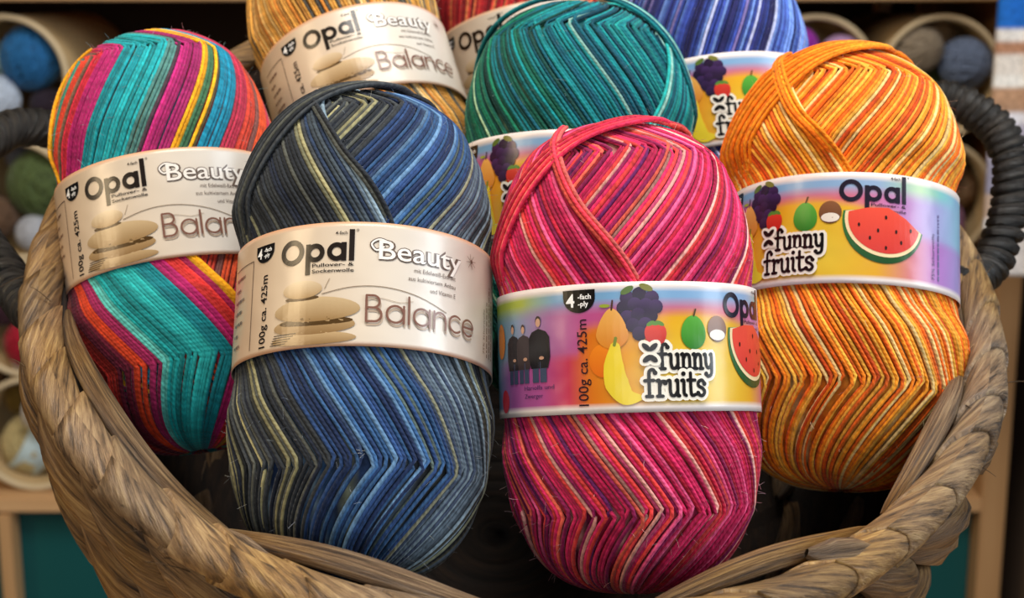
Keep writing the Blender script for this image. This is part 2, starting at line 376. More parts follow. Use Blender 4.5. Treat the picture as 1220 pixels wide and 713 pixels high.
add_ball(14, 372, .030, '#3a1f2a', 'dark wine yarn ball behind the left handle end', k=1, y=YS+.04)
add_ball(58, 372, .026, '#241a20', 'blackish yarn ball above the red ball', k=2, y=YS+.05)
add_ball(52, 488, .033, '#1b1f33', 'midnight navy yarn ball with a white paper band', k=3, y=YS+.04, band='#dcdad8', rot=(.3, -.7, 1.2))
add_ball(36, 552, .037, '#b8a878', 'cream yarn ball with a pale blue paper band', k=1, y=YS+.035, band='#b9cdd2', rot=(.5, .6, 2.0))
add_ball(84, 562, .028, '#b5a26c', 'plain cream yarn ball beside the banded cream ball', k=2, y=YS+.05)
add_ball(6, 505, .024, '#8a6f30', 'mustard yarn ball above the banded cream ball', k=0, y=YS+.07)
add_ball(984, 40, .029, '#9a2fa8', 'bright violet yarn ball in the purple bin', k=0, y=YS+.04)
add_ball(1030, 34, .028, '#b593be', 'pale lilac yarn ball in the purple bin', k=1, y=YS+.035, rot=(0, 0, 0))
add_ball(1054, 72, .020, '#8a2484', 'plum yarn ball at the right edge of the purple bin', k=2, y=YS+.05)
add_ball(990, 92, .030, '#8a2f86', 'magenta violet yarn ball under the lilac ball', k=3, y=YS+.05)
add_ball(1104, 62, .028, '#8f8270', 'greyish beige yarn ball in the bin beside the post', k=1, y=YS+.035, rot=(.3, 1.2, .4))
add_ball(1134, 42, .026, '#a58a66', 'tan yarn ball behind the greyish beige ball', k=2, y=YS+.075)
add_ball(1172, 62, .031, '#66748f', 'dusty blue yarn ball right of the tan ball', k=0, y=YS+.045)
add_ball(1160, 112, .036, '#56622f', 'olive green yarn ball under the dusty blue ball', k=1, y=YS+.04)
add_ball(1098, 106, .027, '#55603a', 'dull green yarn ball under the greyish beige ball', k=3, y=YS+.04)
add_ball(1152, 192, .026, '#7b6f68', 'taupe yarn ball framed by the dark handle', k=0, y=YS+.045)
add_ball(1136, 232, .027, '#b4b0bd', 'white yarn ball framed by the dark handle', k=2, y=YS+.04)
add_ball(1170, 232, .026, '#94775a', 'camel yarn ball framed by the dark handle', k=3, y=YS+.05)
add_ball(1160, 282, .034, '#9a6a8c', 'dusty pink yarn ball framed by the dark handle', k=1, y=YS+.04)
add_ball(1166, 392, .036, '#4a3a34', 'dark brown yarn ball behind the basket rim', k=0, y=YS+.05)
add_ball(1144, 536, .045, '#3c2a24', 'very dark brown yarn ball above the teal panel', k=1, y=YS+.06)
settle_balls()

# ------------------------------------------------------------------ basket
NB = cvec(.0647, .8116, -.5806); NB /= np.linalg.norm(NB)
BC = np.array([.00270675, .59191996, 1.24170926])
BX = RT-NB*(RT@NB); BX /= np.linalg.norm(BX); BY = np.cross(NB, BX)
RR = .1870; BACK = 1.28; DEPTH = .166; TAPER = .12
Mb = frameM(BX, BY, NB, BC-NB*DEPTH)
basket = empty('wicker_basket', Mb)
tag(basket, 'round wicker basket of braided brown leaf fibre with two dark wrapped handles', 'basket')
def brad(h): return RR+h*TAPER-5.5*max(0.0, -h-.05)**2            # h <= 0 below the rim
def bpt(a, r, h):
    a = np.asarray(a, float); s = np.sin(a)
    return np.stack([r*np.cos(a), r*s*np.where(s > 0, BACK, 1.075), np.broadcast_to(np.asarray(h)+DEPTH, a.shape)], -1)

# inner shell
nA, hs = 96, np.linspace(-.004, -DEPTH+.006, 12)
A = np.linspace(0, 2*np.pi, nA, endpoint=False)
outer = np.stack([bpt(A, brad(h)-.0045, h) for h in hs]); inner = np.stack([bpt(A, brad(h)-.0075, h) for h in hs])
prof = np.concatenate([outer, inner[::-1]], 0); k = len(prof)
i = np.arange(k)[:, None]; j = np.arange(nA)[None]
Fc = np.stack([i*nA+j, i*nA+(j+1) % nA, ((i+1) % k)*nA+(j+1) % nA, ((i+1) % k)*nA+j], -1).reshape(-1, 4)
tw = np.stack([np.broadcast_to(A[None]*.18, (k, nA)), np.broadcast_to(np.arange(k)[:, None]*.35, (k, nA))], -1).reshape(-1, 2)
obj('inner_wall', np_mesh('inner_wall', prof.reshape(-1, 3), Fc, None, tw), INNER_SHADE, basket)
# woven base
rings = np.linspace(.02, 1, 9)
P = np.stack([bpt(A, (brad(-DEPTH)-.004)*q, -DEPTH+.005) for q in rings]); Nn = np.zeros_like(P); Nn[..., 2] = 1
V, Fc, tw, sh = tubes(P, Nn, np.full(P.shape[:2], .0095), 6, True, .42)
obj('woven_base', np_mesh('woven_base', V, Fc, None, tw), INNER_SHADE, basket)

# side weave: rows of fat twisted fibre bundles
ROWS = 5; PER = 30
rowh = [-.0205-i*.0285 for i in range(ROWS)]
def bundle_me(kind, r0):
    """one bundle as a bent spindle in a local frame: x along the row, y inward, z up"""
    g = np.random.default_rng(kind+50); m = 13
    t = np.linspace(-1, 1, m)
    L = .0400; tilt = .0165
    env = np.sqrt(np.maximum(0, 1-np.abs(t)**2.3))
    x = t*L; z = -tilt*np.sin(t*math.pi/2)*1.05+.0006*np.sin(t*5+kind)
    y = -.0052*np.cos(t*math.pi/2)+.0060*(t**2) + (RR-np.sqrt(np.maximum(RR**2-x**2, 0)))
    P = np.stack([x, y, z], -1)[None]; N = np.zeros_like(P); N[..., 1] = -1
    w = (.0016+.0082*env*(1+.08*np.sin(t*4+kind*2)))[None]
    V, Fc, tw, sh = tubes(P, N, w, 14, False, .70)
    # fibre furrows
    a = tw[:, 1]*2*np.pi
    V += .0007*np.stack([0*a, -np.cos(a*5+tw[:, 0]*60+kind), np.sin(a*7+tw[:, 0]*40)], -1)*env.repeat(15)[:, None]
    tw = tw.copy(); tw[:, 1] = tw[:, 1]+tw[:, 0]*6
    return np_mesh('bundle', V, Fc, None, tw)
bms = [bundle_me(q, RR) for q in range(4)]
for q in bms: q.materials.append(STRAW)
for r, h in enumerate(rowh):
    R0 = brad(h)+.0005
    for q in range(PER):
        a = 2*math.pi*(q+.5*(r % 2))/PER+random.uniform(-.012, .012)
        p = bpt(np.array(a), R0, h+random.uniform(-.0008, .0008)); pe = bpt(np.array(a+.01), R0, h)
        tx = nrm(pe-p); z = np.array([0, 0, 1.0]); y = np.cross(z, tx)
        o = bpy.data.objects.new('bundle', random.choice(bms)); link(o, basket)
        s = random.uniform(.93, 1.1)*(BACK if math.sin(a) > .5 else 1)
        o.matrix_local = frameM(tx*s, y, z, p) @ Matrix.Rotation(random.uniform(-.10, .10), 4, 'Y')
# rim: a wrapped roll, each turn of the wrapping a piece of its own
nr = 42; 
def rim_center(a): return bpt(a, RR, .0005*np.sin(3*a+1)+.0012*np.sin(7*a)-.001)
RIMR = .0074
core = rim_center(np.linspace(0, 2*np.pi, 160, endpoint=False))[None]; N = np.zeros_like(core); N[..., 2] = 1
V, Fc, tw, sh = tubes(core, N, np.full(core.shape[:2], RIMR-.0022), 10, True)
tw2 = tw.copy(); tw2[:, 1] *= 3
rim = obj('rim', np_mesh('rim', V, Fc, None, tw2), RIMSTRAW, basket)
for q in range(nr):
    a0 = 2*math.pi*q/nr+random.uniform(-.02, .02); a1 = a0+2*math.pi/nr*1.45
    m = 10; t = np.linspace(0, 1, m); aa = a0+(a1-a0)*t
    C = rim_center(aa); T = nrm(np.gradient(C, axis=0)); Zv = np.zeros_like(C); Zv[:, 2] = 1; Bv = nrm(np.cross(T, Zv))
    sd = 18; ph = np.linspace(0, 2*np.pi, sd+1)
    r = RIMR*(1+.02*np.sin(q*2.3))+.0011*(1-t)**.7-.0008*t + .0002*np.sin(t*6+q)
    # slanted wrap: position along the rim shifts with the angle around it
    sl = .012+.001*math.sin(q*1.7)
    P = C[:, None]+T[:, None]*(sl*np.sin(ph+.6)[None, :, None])+r[:, None, None]*(np.cos(ph)[None, :, None]*Zv[:, None]+np.sin(ph)[None, :, None]*Bv[:, None])
    g = .00022*np.sin(ph*9+.4*q)[None, :, None]; P = P+g*(np.cos(ph)[None, :, None]*Zv[:, None]+np.sin(ph)[None, :, None]*Bv[:, None])
    # turned-in front edge
    edge = C[:1, None]+T[:1, None]*(sl*np.sin(ph+.6)[None, :, None])+.0055*(np.cos(ph)[None, :, None]*Zv[:1, None]+np.sin(ph)[None, :, None]*Bv[:1, None])
    P = np.concatenate([edge, P], 0); mm = m+1
    i = np.arange(mm-1)[:, None]; j = np.arange(sd)[None]
    Fc = np.stack([i*(sd+1)+j, i*(sd+1)+j+1, (i+1)*(sd+1)+j+1, (i+1)*(sd+1)+j], -1).reshape(-1, 4)
    tw = np.stack([np.broadcast_to(np.concatenate([[0], t])[:, None]*.03+ph[None]*.004+q*.37, (mm, sd+1)), ph[None]/(2*np.pi)-np.concatenate([[0], t])[:, None]*.5], -1).reshape(-1, 2)
    obj('rim_wrap', np_mesh('rim_wrap', P.reshape(-1, 3), Fc, None, tw), RIMSTRAW, rim)
# thinner strand lying along the inside of the rim, with loose ends
for a0, a1 in ((-2.9, -2.1), (-2.15, -1.55), (-1.35, -.85), (-.8, -.3), (-.35, .25)):
    aa = np.linspace(a0, a1, 22); t = np.linspace(0, 1, 22)
    P = bpt(aa, RR-.0095-.002*np.sin(t*math.pi), .002-.006*(1-np.sin(t*math.pi))+.002*np.sin(aa*9))[None]; N = np.zeros_like(P); N[..., 2] = 1
    w = (.0012+.0030*np.sin(t*math.pi)**.6)[None]
    V, Fc, tw, sh = tubes(P, N, w, 8); obj('inner_strand', np_mesh('inner_strand', V, Fc, None, tw), STRAW, basket)
# loose fibres
S = 70; aa = rng.uniform(-3.0, .1, S); L = rng.uniform(.006, .016, S); m = 5
t = np.linspace(0, 1, m)
base = bpt(aa, RR+rng.uniform(-.006, .008, S), rng.uniform(-.012, .007, S)); d = nrm(rng.normal(size=(S, 3))+np.stack([np.cos(aa), np.sin(aa), .6+0*aa], -1)*.9+np.stack([-np.sin(aa), np.cos(aa), 0*aa], -1)*rng.choice([-1.6, 1.6], S)[:, None])
P = base[:, None]+d[:, None]*(t[None, :, None]*L[:, None, None])+np.array([0, 0, -1.])*(t[None, :, None]**2)*.003
N = nrm(np.cross(d, [0.3, .2, 1]))[:, None]+0*P
V, Fc, tw, sh = tubes(P, N, np.broadcast_to(.00028*(1-.7*t)[None], P.shape[:2]), 4)
o = obj('loose_fibre', np_mesh('loose_fibre', V, Fc, None, tw), STRAW, basket); o['kind'] = 'stuff'

# handles: fibre-wrapped loops
Mbi = np.array(Mb.inverted())
def to_b(p): return (Mbi @ np.append(p, 1))[:3]
def handle(ctrl, nw):
    C = np.array([to_b(at(*c)) for c in ctrl]); P = spline(C, 60)[None]
    mid = C.mean(0); N = nrm(P-mid)
    V, Fc, tw, sh = tubes(P, N, np.full(P.shape[:2], .0058), 10)
    h = obj('handle', np_mesh('handle', V, Fc, None, tw), DARKSTRAW, basket); h['label'] = 'dark fibre-wrapped carrying handle'
    pts = spline(C, nw); T = nrm(np.gradient(pts, axis=0)); Nn = nrm(pts-mid)
    a = np.linspace(0, 2*np.pi, 20, endpoint=False)
    for q in range(nw):
        t = T[q]; n = nrm(Nn[q]-t*(Nn[q]@t)); b = np.cross(t, n)
        sh_ = .0058
        rr = .0066*(1+random.uniform(-.05, .06))
        P = (pts[q]+rr*(np.cos(a)[:, None]*n+np.sin(a)[:, None]*b)+t*(sh_*np.sin(a+.5))[:, None])[None]
        N = (np.cos(a)[:, None]*n+np.sin(a)[:, None]*b)[None]
        V, Fc, tw, _ = tubes(P, N, np.full((1, 20), .0026*random.uniform(.9, 1.15)), 7, True)
        obj('wrap', np_mesh('wrap', V, Fc, None, tw), DARKSTRAW, h)
handle([(1146, 338, .612), (1178, 318, .632), (1200, 262, .655), (1206, 205, .672), (1192, 160, .690), (1160, 132, .705), (1122, 118, .720), (1082, 136, .725)], 30)
handle([(62, 386, .590), (34, 366, .600), (2, 322, .612), (-34, 262, .632), (-42, 205, .655), (-8, 166, .675), (32, 152, .690), (80, 160, .705)], 30)

# slanted display block under the basket
zlow = (BC-NB*DEPTH)
bm = bmesh.new()
c = BC-NB*(DEPTH+.0055); hx, hy = .16, .17
topc = [c+BX*sx*hx+BY*sy*hy for sx, sy in ((-1, -1), (1, -1), (1, 1), (-1, 1))]
vt = [bm.verts.new(p) for p in topc]; vb = [bm.verts.new((p[0], p[1], .90)) for p in topc]
bm.faces.new(vt); bm.faces.new(vb[::-1])
for q in range(4): bm.faces.new((vt[q], vb[q], vb[(q+1) % 4], vt[(q+1) % 4]))
bmesh.ops.recalc_face_normals(bm, faces=bm.faces)
me = bpy.data.meshes.new('display_block'); bm.to_mesh(me); bm.free()
tag(obj('display_block', me, WOODX), 'slanted wooden display block under the basket', 'stand')
tbl = empty('display_table', Matrix.Translation((0, .62, 0))); tag(tbl, 'wooden display table carrying the slanted block', 'table')
o = obj('table_top', box_me('table_top', .7, .6, .03, .003), WOODX, tbl); o.location = (0, 0, .885)
for sx in (-1, 1):
    for sy in (-1, 1): o = obj('leg', box_me('leg', .05, .05, .87, .003), WOODZ, tbl); o.location = (sx*.31, sy*.26, .435)

# ------------------------------------------------------------------ yarn skeins
PE = 3.0
class Body:
    def __init__(s, R, H, w=0.0, v0=0.0): s.R, s.H, s.w, s.v0 = R, H, w, v0
    def pt(s, u, v, off=0.0):
        """surface point at angle u, height v in -1..1"""
        v = np.clip(v, -.9995, .9995)
        r = s.R*(1-np.abs(v)**PE)**(1/PE); z = s.H*v
        gr = (r/s.R)**(PE-1)/s.R; r = r*(1-s.w*np.exp(-((v-s.v0)/.37)**8)); gz = np.sign(v)*np.abs(v)**(PE-1)/s.H; g = np.hypot(gr, gz)
        nr_, nz_ = gr/g, gz/g
        N = np.stack([nr_*np.sin(u), -nr_*np.cos(u), nz_*np.ones_like(u)], -1)
        P = np.stack([r*np.sin(u), -r*np.cos(u), z*np.ones_like(u)], -1)+N*np.asarray(off)[..., None]
        return P, N
    def project(s, P, off):
        r = np.hypot(P[..., 0], P[..., 1]); q = ((r/s.R)**PE+(np.abs(P[..., 2])/s.H)**PE)**(-1/PE)
        Q = P*q[..., None]; v = Q[..., 2]/s.H; u = np.arctan2(Q[..., 0], -Q[..., 1])
        return s.pt(u, v, off)

def strand_cols(n, sh, pal_fn, vary=.21):
    c = np.array([pal_fn(i) for i in range(n)])
    c = c*(1+rng.normal(size=(n, 1))*vary)
    # a dye lot drifts a little along the strand
    S, m, sd = sh
    d = 1+.10*np.sin(np.linspace(0, 9, m)[None]+rng.uniform(0, 6, (n, 1)))
    return (c[:, None, None, :]*d[:, :, None, None]*np.ones((1, 1, sd, 1))).reshape(-1, 3).clip(0, 1)

def runs(pal, n, lo=1, hi=3, seed=0):
    """colours dealt in short runs of neighbouring strands; pal = [(hex, weight, maxrun)]"""
    g = random.Random(seed); out = []
    hexes = [p[0] for p in pal]; wt = [p[1] for p in pal]; mr = [p[2] for p in pal]
    last = -1
    while len(out) < n:
        k = g.choices(range(len(pal)), wt)[0]
        if k == last: continue
        last = k
        out += [lin(hexes[k])]*g.randint(1, max(1, mr[k]-1))
    return np.array(out[:n])

NS = 168; SR = .00075
def winding(bd, sgn_up, sgn_lo, slope_u, slope_l, vr_u, vr_l, back_u, back_l):
    th = np.radians(np.linspace(-86.5, 86.5, 66)); v = np.sign(th)*np.abs(np.sin(th))**(2/PE)
    u0 = np.linspace(-np.pi, np.pi, NS, endpoint=False)[:, None]+rng.normal(size=(NS, 1))*.006
    vr1 = vr_u+rng.normal(size=(NS, 1))*.012; vr2 = vr_l+rng.normal(size=(NS, 1))*.012
    av = np.abs(v)[None]
    fu = np.where(av < vr1, slope_u*av, slope_u*vr1-back_u*(av-vr1)/(1-vr1))
    fl = np.where(av < vr2, slope_l*av, slope_l*vr2-back_l*(av-vr2)/(1-vr2))
    f = np.where(v[None] > 0, sgn_up*fu, sgn_lo*fl)
    u = u0+f
    off = SR*.35+rng.uniform(-.00033, .00033, (NS, 1))+0*u
    # near the turning line each strand rides over its neighbour
    off = off+.0005*np.exp(-((av-vr1)/.05)**2)*(v[None] > 0)+.0005*np.exp(-((av-vr2)/.05)**2)*(v[None] < 0)
    P, N = bd.pt(u, v[None]+0*u, off)
    return P, N, u0[:, 0]
def make_skein(name, place, spin, style, colour_fn, overlays, loops, label_fn, desc, winding_args):
    px, py, d, R, H, ro, le, waist, lo = place
    ro, le = math.radians(ro), math.radians(le)
    z = cvec(math.sin(ro)*math.cos(le), math.cos(ro)*math.cos(le), math.sin(le)); c = at(px, py, d)
    x = nrm(np.cross(c-CAM, z)); y = np.cross(z, x)
    root = empty('yarn_skein', frameM(x, y, z, c-z*H)); tag(root, desc, 'yarn', 'yarn skeins in the basket')
    bd = Body(R, H, waist, lo/H); LIFT = np.array([0, 0, H])
    # inner winding
    th = np.radians(np.linspace(-89, 89, 40)); v = np.sign(th)*np.abs(np.sin(th))**(2/PE); uu = np.linspace(-np.pi, np.pi, 64, endpoint=False)
    U, Vv = np.meshgrid(uu, v); P, N = bd.pt(U, Vv, np.full(U.shape, -.0007))
    i = np.arange(39)[:, None]; j = np.arange(64)[None]
    Fc = np.stack([i*64+j, i*64+(j+1) % 64, (i+1)*64+(j+1) % 64, (i+1)*64+j], -1).reshape(-1, 4)
    avg = np.array([colour_fn(q, uu[q % 64], 0) for q in range(64)])*.55  # shade in the gaps between strands put into the colour
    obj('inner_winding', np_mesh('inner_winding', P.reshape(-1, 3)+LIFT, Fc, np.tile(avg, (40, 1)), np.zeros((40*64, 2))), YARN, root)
    # outer winding
    P, N, u0 = winding(bd, *winding_args)
    V, Fc, tw, sh = tubes(P, N, np.full(P.shape[:2], SR)*(1+rng.normal(size=(NS, 1))*.07), 6)
    vary = getattr(colour_fn, 'vary', .21); cols = strand_cols(NS, sh, lambda q: colour_fn(q, u0[q], 0), vary)
    o = obj('wound_strands', np_mesh('wound_strands', V+LIFT, Fc, cols, tw), YARN, root); o['kind'] = 'stuff'
    for oi, (half, ua, ub, slope, vr, back, lift) in enumerate(overlays):
        n = max(2, int(round(abs(ub-ua)/(.0385 if half > 0 else .030)))); ue = np.linspace(ua, ub, n)[:, None]
        v = (np.sin(np.radians(np.linspace(0, 84, 44)))**(2/PE))[None]
        vr_ = vr+rng.normal(size=(n, 1))*.010
        f = np.where(v < vr_, slope*(v-.22), slope*(vr_-.22)-back*(v-vr_)/(1-vr_))
        sm = np.clip((v-(LH/2/H+half*lo/H))/.16, 0, 1); off = SR*.4+.0008+(lift-.0008)*sm*sm*(3-2*sm)*np.clip((1.0-v)/.12, .35, 1)+rng.uniform(-.0002, .0002, (n, 1))
        P, N = bd.pt(ue+f, half*v+0*ue, off)
        if half < 0: P, N = P[:, ::-1], N[:, ::-1]
        V, Fc, tw, sh = tubes(P, N, np.full(P.shape[:2], SR*(1.03 if half > 0 else 1.3)), 6)
        cols = strand_cols(n, sh, lambda q: colour_fn(q, ue[q, 0], oi+1), vary)
        o = obj('crossing_strands', np_mesh('crossing_strands', V+LIFT, Fc, cols, tw), YARN, root); o['kind'] = 'stuff'
    for li, (ctrl, n, du, lift) in enumerate(loops):
        Ps, Ns = [], []
        for q in range(n):
            C, _ = bd.pt(np.array([k[0]+du*(q-(n-1)/2)*k[2] for k in ctrl]), np.array([k[1] for k in ctrl]), np.zeros(len(ctrl)))
            S_ = spline(C, 60); w = np.clip((S_[:, 2]/H-(LH/2+lo)/H)/.16, 0, 1)*np.clip((1.02-S_[:, 2]/H)/.05, .3, 1)
            P, N = bd.project(S_, lift*w+SR*.3+(q % 2)*.0005); Ps.append(P); Ns.append(N)
        P, N = np.array(Ps), np.array(Ns)
        V, Fc, tw, sh = tubes(P, N, np.full(P.shape[:2], SR*1.05), 6)
        cols = strand_cols(n, sh, lambda q: colour_fn(q, ctrl[0][0], 10+li), vary)
        o = obj('top_loop_strands', np_mesh('top_loop_strands', V+LIFT, Fc, cols, tw), YARN, root); o['kind'] = 'stuff'
    # fuzz standing off the wool
    nf = 420; u = rng.uniform(-2.2, 2.2, nf); v = rng.uniform(-.97, .985, nf); v = v[np.abs(v) > .27]; u = u[:len(v)]; nf = len(v)
    P0, N0 = bd.pt(u, v, np.full(nf, SR)); t = np.linspace(0, 1, 4)
    dr = nrm(N0*.5+rng.normal(size=(nf, 3))*.8); L = rng.uniform(.0012, .0042, nf)
    P = P0[:, None]+dr[:, None]*(t[None, :, None]*L[:, None, None])+nrm(rng.normal(size=(nf, 3)))[:, None]*(t[None, :, None]**2)*.0012
    V, Fc, tw, sh = tubes(P, nrm(rng.normal(size=(nf, 3)))[:, None]+0*P, np.full(P.shape[:2], .00005), 3)
    o = obj('fuzz', np_mesh('fuzz', V+LIFT, Fc, strand_cols(nf, sh, lambda q: np.array(colour_fn(q, u[q], 0))*.6+.3), tw), YARN, root); o['kind'] = 'stuff'
    label_fn(root, R*(1-waist)+.0024, H+lo, math.radians(spin))
    return root

# ---- label artwork: flat print in label coordinates (degrees around, 0..1 up the band)
LH = .0428
class Art:
    """collects coloured triangles in (s metres, t metres) and wraps them on the band"""
    def __init__(s, rl, zc, spin): s.rl, s.zc, s.spin = rl, zc, spin
    def S(s, deg): return math.radians(deg)*s.rl
    def T(s, t): return (t-.5)*LH
    def build(s, name, tris, parent, off):
        """tris: list of (verts2d (n,2), faces list, colour or per-vertex colours)"""
        bm = bmesh.new(); cl = bm.verts.layers.float_color.new('col')
        for li, (V2, Fs, colr) in enumerate(tris):
            colr = np.asarray(colr, float)
            vs_ = []
            for q, p in enumerate(V2):
                v = bm.verts.new((p[0], li*6e-6, p[1])); cc = colr if colr.ndim == 1 else colr[q]; v[cl] = (*cc, 1); vs_.append(v)
            for f in Fs:
                try: bm.faces.new([vs_[k] for k in f])
                except ValueError: pass
        xs = [v.co.x for v in bm.verts]
        step = .0022; x = math.ceil(min(xs)/step)*step
        while x < max(xs):
            bmesh.ops.bisect_plane(bm, geom=bm.verts[:]+bm.edges[:]+bm.faces[:], plane_co=(x, 0, 0), plane_no=(1, 0, 0), dist=1e-7); x += step
        for v in bm.verts:
            a = v.co.x/s.rl+s.spin; r = s.rl+off+v.co.y
            v.co = (r*math.sin(a), -r*math.cos(a), s.zc+v.co.z)
        bmesh.ops.recalc_face_normals(bm, faces=bm.faces)
        for f in bm.faces:
            c = f.calc_center_median(); f.normal_update()
            if f.normal.x*c.x+f.normal.y*c.y < 0: f.normal_flip()
        me = bpy.data.meshes.new(name); bm.to_mesh(me); bm.free()
        return obj(name, me, PRINT, parent)

_tc = {}
def text2d(txt, bold=0.0):
    key = (txt, bold)
    if key not in _tc:
        cu = bpy.data.curves.new('t', 'FONT'); cu.body = txt; cu.size = 1; cu.offset = bold; cu.resolution_u = 3; cu.fill_mode = 'FRONT'
        ob = bpy.data.objects.new('t', cu); COL.objects.link(ob)
        dg = bpy.context.evaluated_depsgraph_get(); ev = ob.evaluated_get(dg); me = ev.to_mesh()
        V = np.array([(v.co.x, v.co.y) for v in me.vertices]).reshape(-1, 2); Fs = [tuple(p.vertices) for p in me.polygons]
        ev.to_mesh_clear(); bpy.data.objects.remove(ob); bpy.data.curves.remove(cu)
        if len(V): V = V-V.min(0)*np.array([1, 0])
        _tc[key] = (V, Fs)
    return _tc[key]
def place_text(txt, x, y, colr, height=None, width=None, bold=0.0, rot=0.0, align='L', slant=0.0):
    """x,y in metres of the left base point; height = cap height (about .7 em)"""
    V, Fs = text2d(txt, bold); V = V.copy()
    w = V[:, 0].max(); sy = height/.70 if height else width/w; sx = width/w if width else sy
    V = V*np.array([sx, sy]); V[:, 0] += slant*V[:, 1]
    if align == 'C': V[:, 0] -= V[:, 0].max()/2
    if align == 'R': V[:, 0] -= V[:, 0].max()
    c, s = math.cos(rot), math.sin(rot); V = np.stack([V[:, 0]*c-V[:, 1]*s, V[:, 0]*s+V[:, 1]*c], -1)
    return (V+np.array([x, y]), Fs, lin(colr))
def disc(cx, cy, rx, ry, colr, n=28, rot=0.0, edge=None, shade=None):
    a = np.linspace(0, 2*np.pi, n, endpoint=False); rings = (0, .5, .8, 1)
    V = [(0, 0)]; 
    for r in rings[1:]: V += [(r*math.cos(t), r*math.sin(t)) for t in a]
    V = np.array(V); Fs = [(0, 1+k, 1+(k+1) % n) for k in range(n)]
    for q in range(2):
        b0 = 1+q*n; b1 = b0+n; Fs += [(b0+k, b1+k, b1+(k+1) % n, b0+(k+1) % n) for k in range(n)]
    colr = np.array(lin(colr)); cols = np.tile(colr, (len(V), 1))
    if shade is not None:                       # printed picture: lower side in a darker ink
        k = np.clip((V[:, 1]+1)/2, 0, 1)[:, None]; cols = np.array(lin(shade))*(1-k)+colr*k
    V = V*np.array([rx, ry]); c, s = math.cos(rot), math.sin(rot)
    V = np.stack([V[:, 0]*c-V[:, 1]*s, V[:, 0]*s+V[:, 1]*c], -1)+np.array([cx, cy])
    return (V, Fs, cols)
def poly(pts, colr, shade=None):
    V = np.array(pts, float); c = V.mean(0); n = len(V)
    V = np.vstack([c, V]); Fs = [(0, 1+k, 1+(k+1) % n) for k in range(n)]
    colr = np.array(lin(colr)); cols = np.tile(colr, (n+1, 1))
    if shade is not None:
        k = ((V[:, 1]-V[:, 1].min())/max(1e-9, np.ptp(V[:, 1])))[:, None]; cols = np.array(lin(shade))*(1-k)+colr*k
    return (V, Fs, cols)
def ringd(cx, cy, ro, ri, colr, n=28, sy=1.0):
    a = np.linspace(0, 2*np.pi, n, endpoint=False); d = np.stack([np.cos(a), np.sin(a)*sy], -1)
    V = np.vstack([d*ro, d*ri])+np.array([cx, cy]); Fs = [(k, (k+1) % n, n+(k+1) % n, n+k) for k in range(n)]
    return (V, Fs, lin(colr))
def rect(x0, y0, x1, y1, colr): return (np.array([(x0, y0), (x1, y0), (x1, y1), (x0, y1)]), [(0, 1, 2, 3)], lin(colr))
def stroke(pts, w, colr, smooth=True, caps=True):
    P = spline(pts, 5*len(pts)) if smooth and len(pts) > 2 else np.array(pts, float)
    T = nrm(np.gradient(P, axis=0)); Nn = np.stack([-T[:, 1], T[:, 0]], -1)
    w = np.asarray(w)*np.ones(len(P)) if np.ndim(w) == 0 else np.interp(np.linspace(0, 1, len(P)), np.linspace(0, 1, len(w)), w)
    V = np.concatenate([P+Nn*w[:, None]/2, P-Nn*w[:, None]/2]); n = len(P)
    out = [(V, [(k, k+1, n+k+1, n+k) for k in range(n-1)], lin(colr))]
    if caps:
        for e in (0, -1): out.append(disc(P[e][0], P[e][1], w[e]/2, w[e]/2, colr, 10))
    return out

def dashes(x, y, length, h, colr, vert=False):
    g = random.Random(int(abs(x)*1e5)+int(length*1e4)); out = []; p = 0
    while p < length:
        w = g.uniform(.0007, .0026)
        out.append(rect(x-h, y+p, x, y+min(length, p+w), colr) if vert else rect(x+p, y, x+min(length, p+w), y+h, colr)); p += w+.0005
    return out
def balance_strokes(x, y, k, w, colr):
    """thin round lettering 'Balance', k = x-height"""
    arc = lambda cx, cy, r, a0, a1, n=12, sx=1.0: [(cx+sx*r*math.cos(a), cy+r*math.sin(a)) for a in np.radians(np.linspace(a0, a1, n))]
    t = []; S_ = lambda p, sm=True: t.extend(stroke(p, w, colr, sm))
    H_ = 1.55*k; S_([(x, y), (x, y+H_)], False)
    S_([(x, y+H_), (x+.35*k, y+H_)]+arc(x+.38*k, y+H_*.765, H_*.235, 88, -88)+[(x, y+H_*.53)], False)
    S_([(x, y+H_*.53), (x+.42*k, y+H_*.53)]+arc(x+.45*k, y+H_*.265, H_*.265, 88, -88)+[(x, y)], False); x += 1.16*k
    def a_(x): S_(arc(x+.5*k, y+.5*k, .5*k, 0, 360, 26), False); S_([(x+k, y), (x+k, y+k)], False)
    a_(x); x += 1.30*k
    S_([(x, y), (x, y+1.6*k)], False); x += .30*k
    a_(x); x += 1.30*k
    S_([(x, y), (x, y+k)], False); S_([(x, y+.45*k)]+arc(x+.40*k, y+.58*k, .40*k, 170, 0)+[(x+.80*k, y)], False); x += 1.08*k
    S_(arc(x+.5*k, y+.5*k, .5*k, 48, 312, 20), False); x += 1.06*k
    S_([(x+.02*k, y+.5*k), (x+.98*k, y+.5*k)]+arc(x+.5*k, y+.5*k, .49*k, 4, 310, 22), False)
    return t
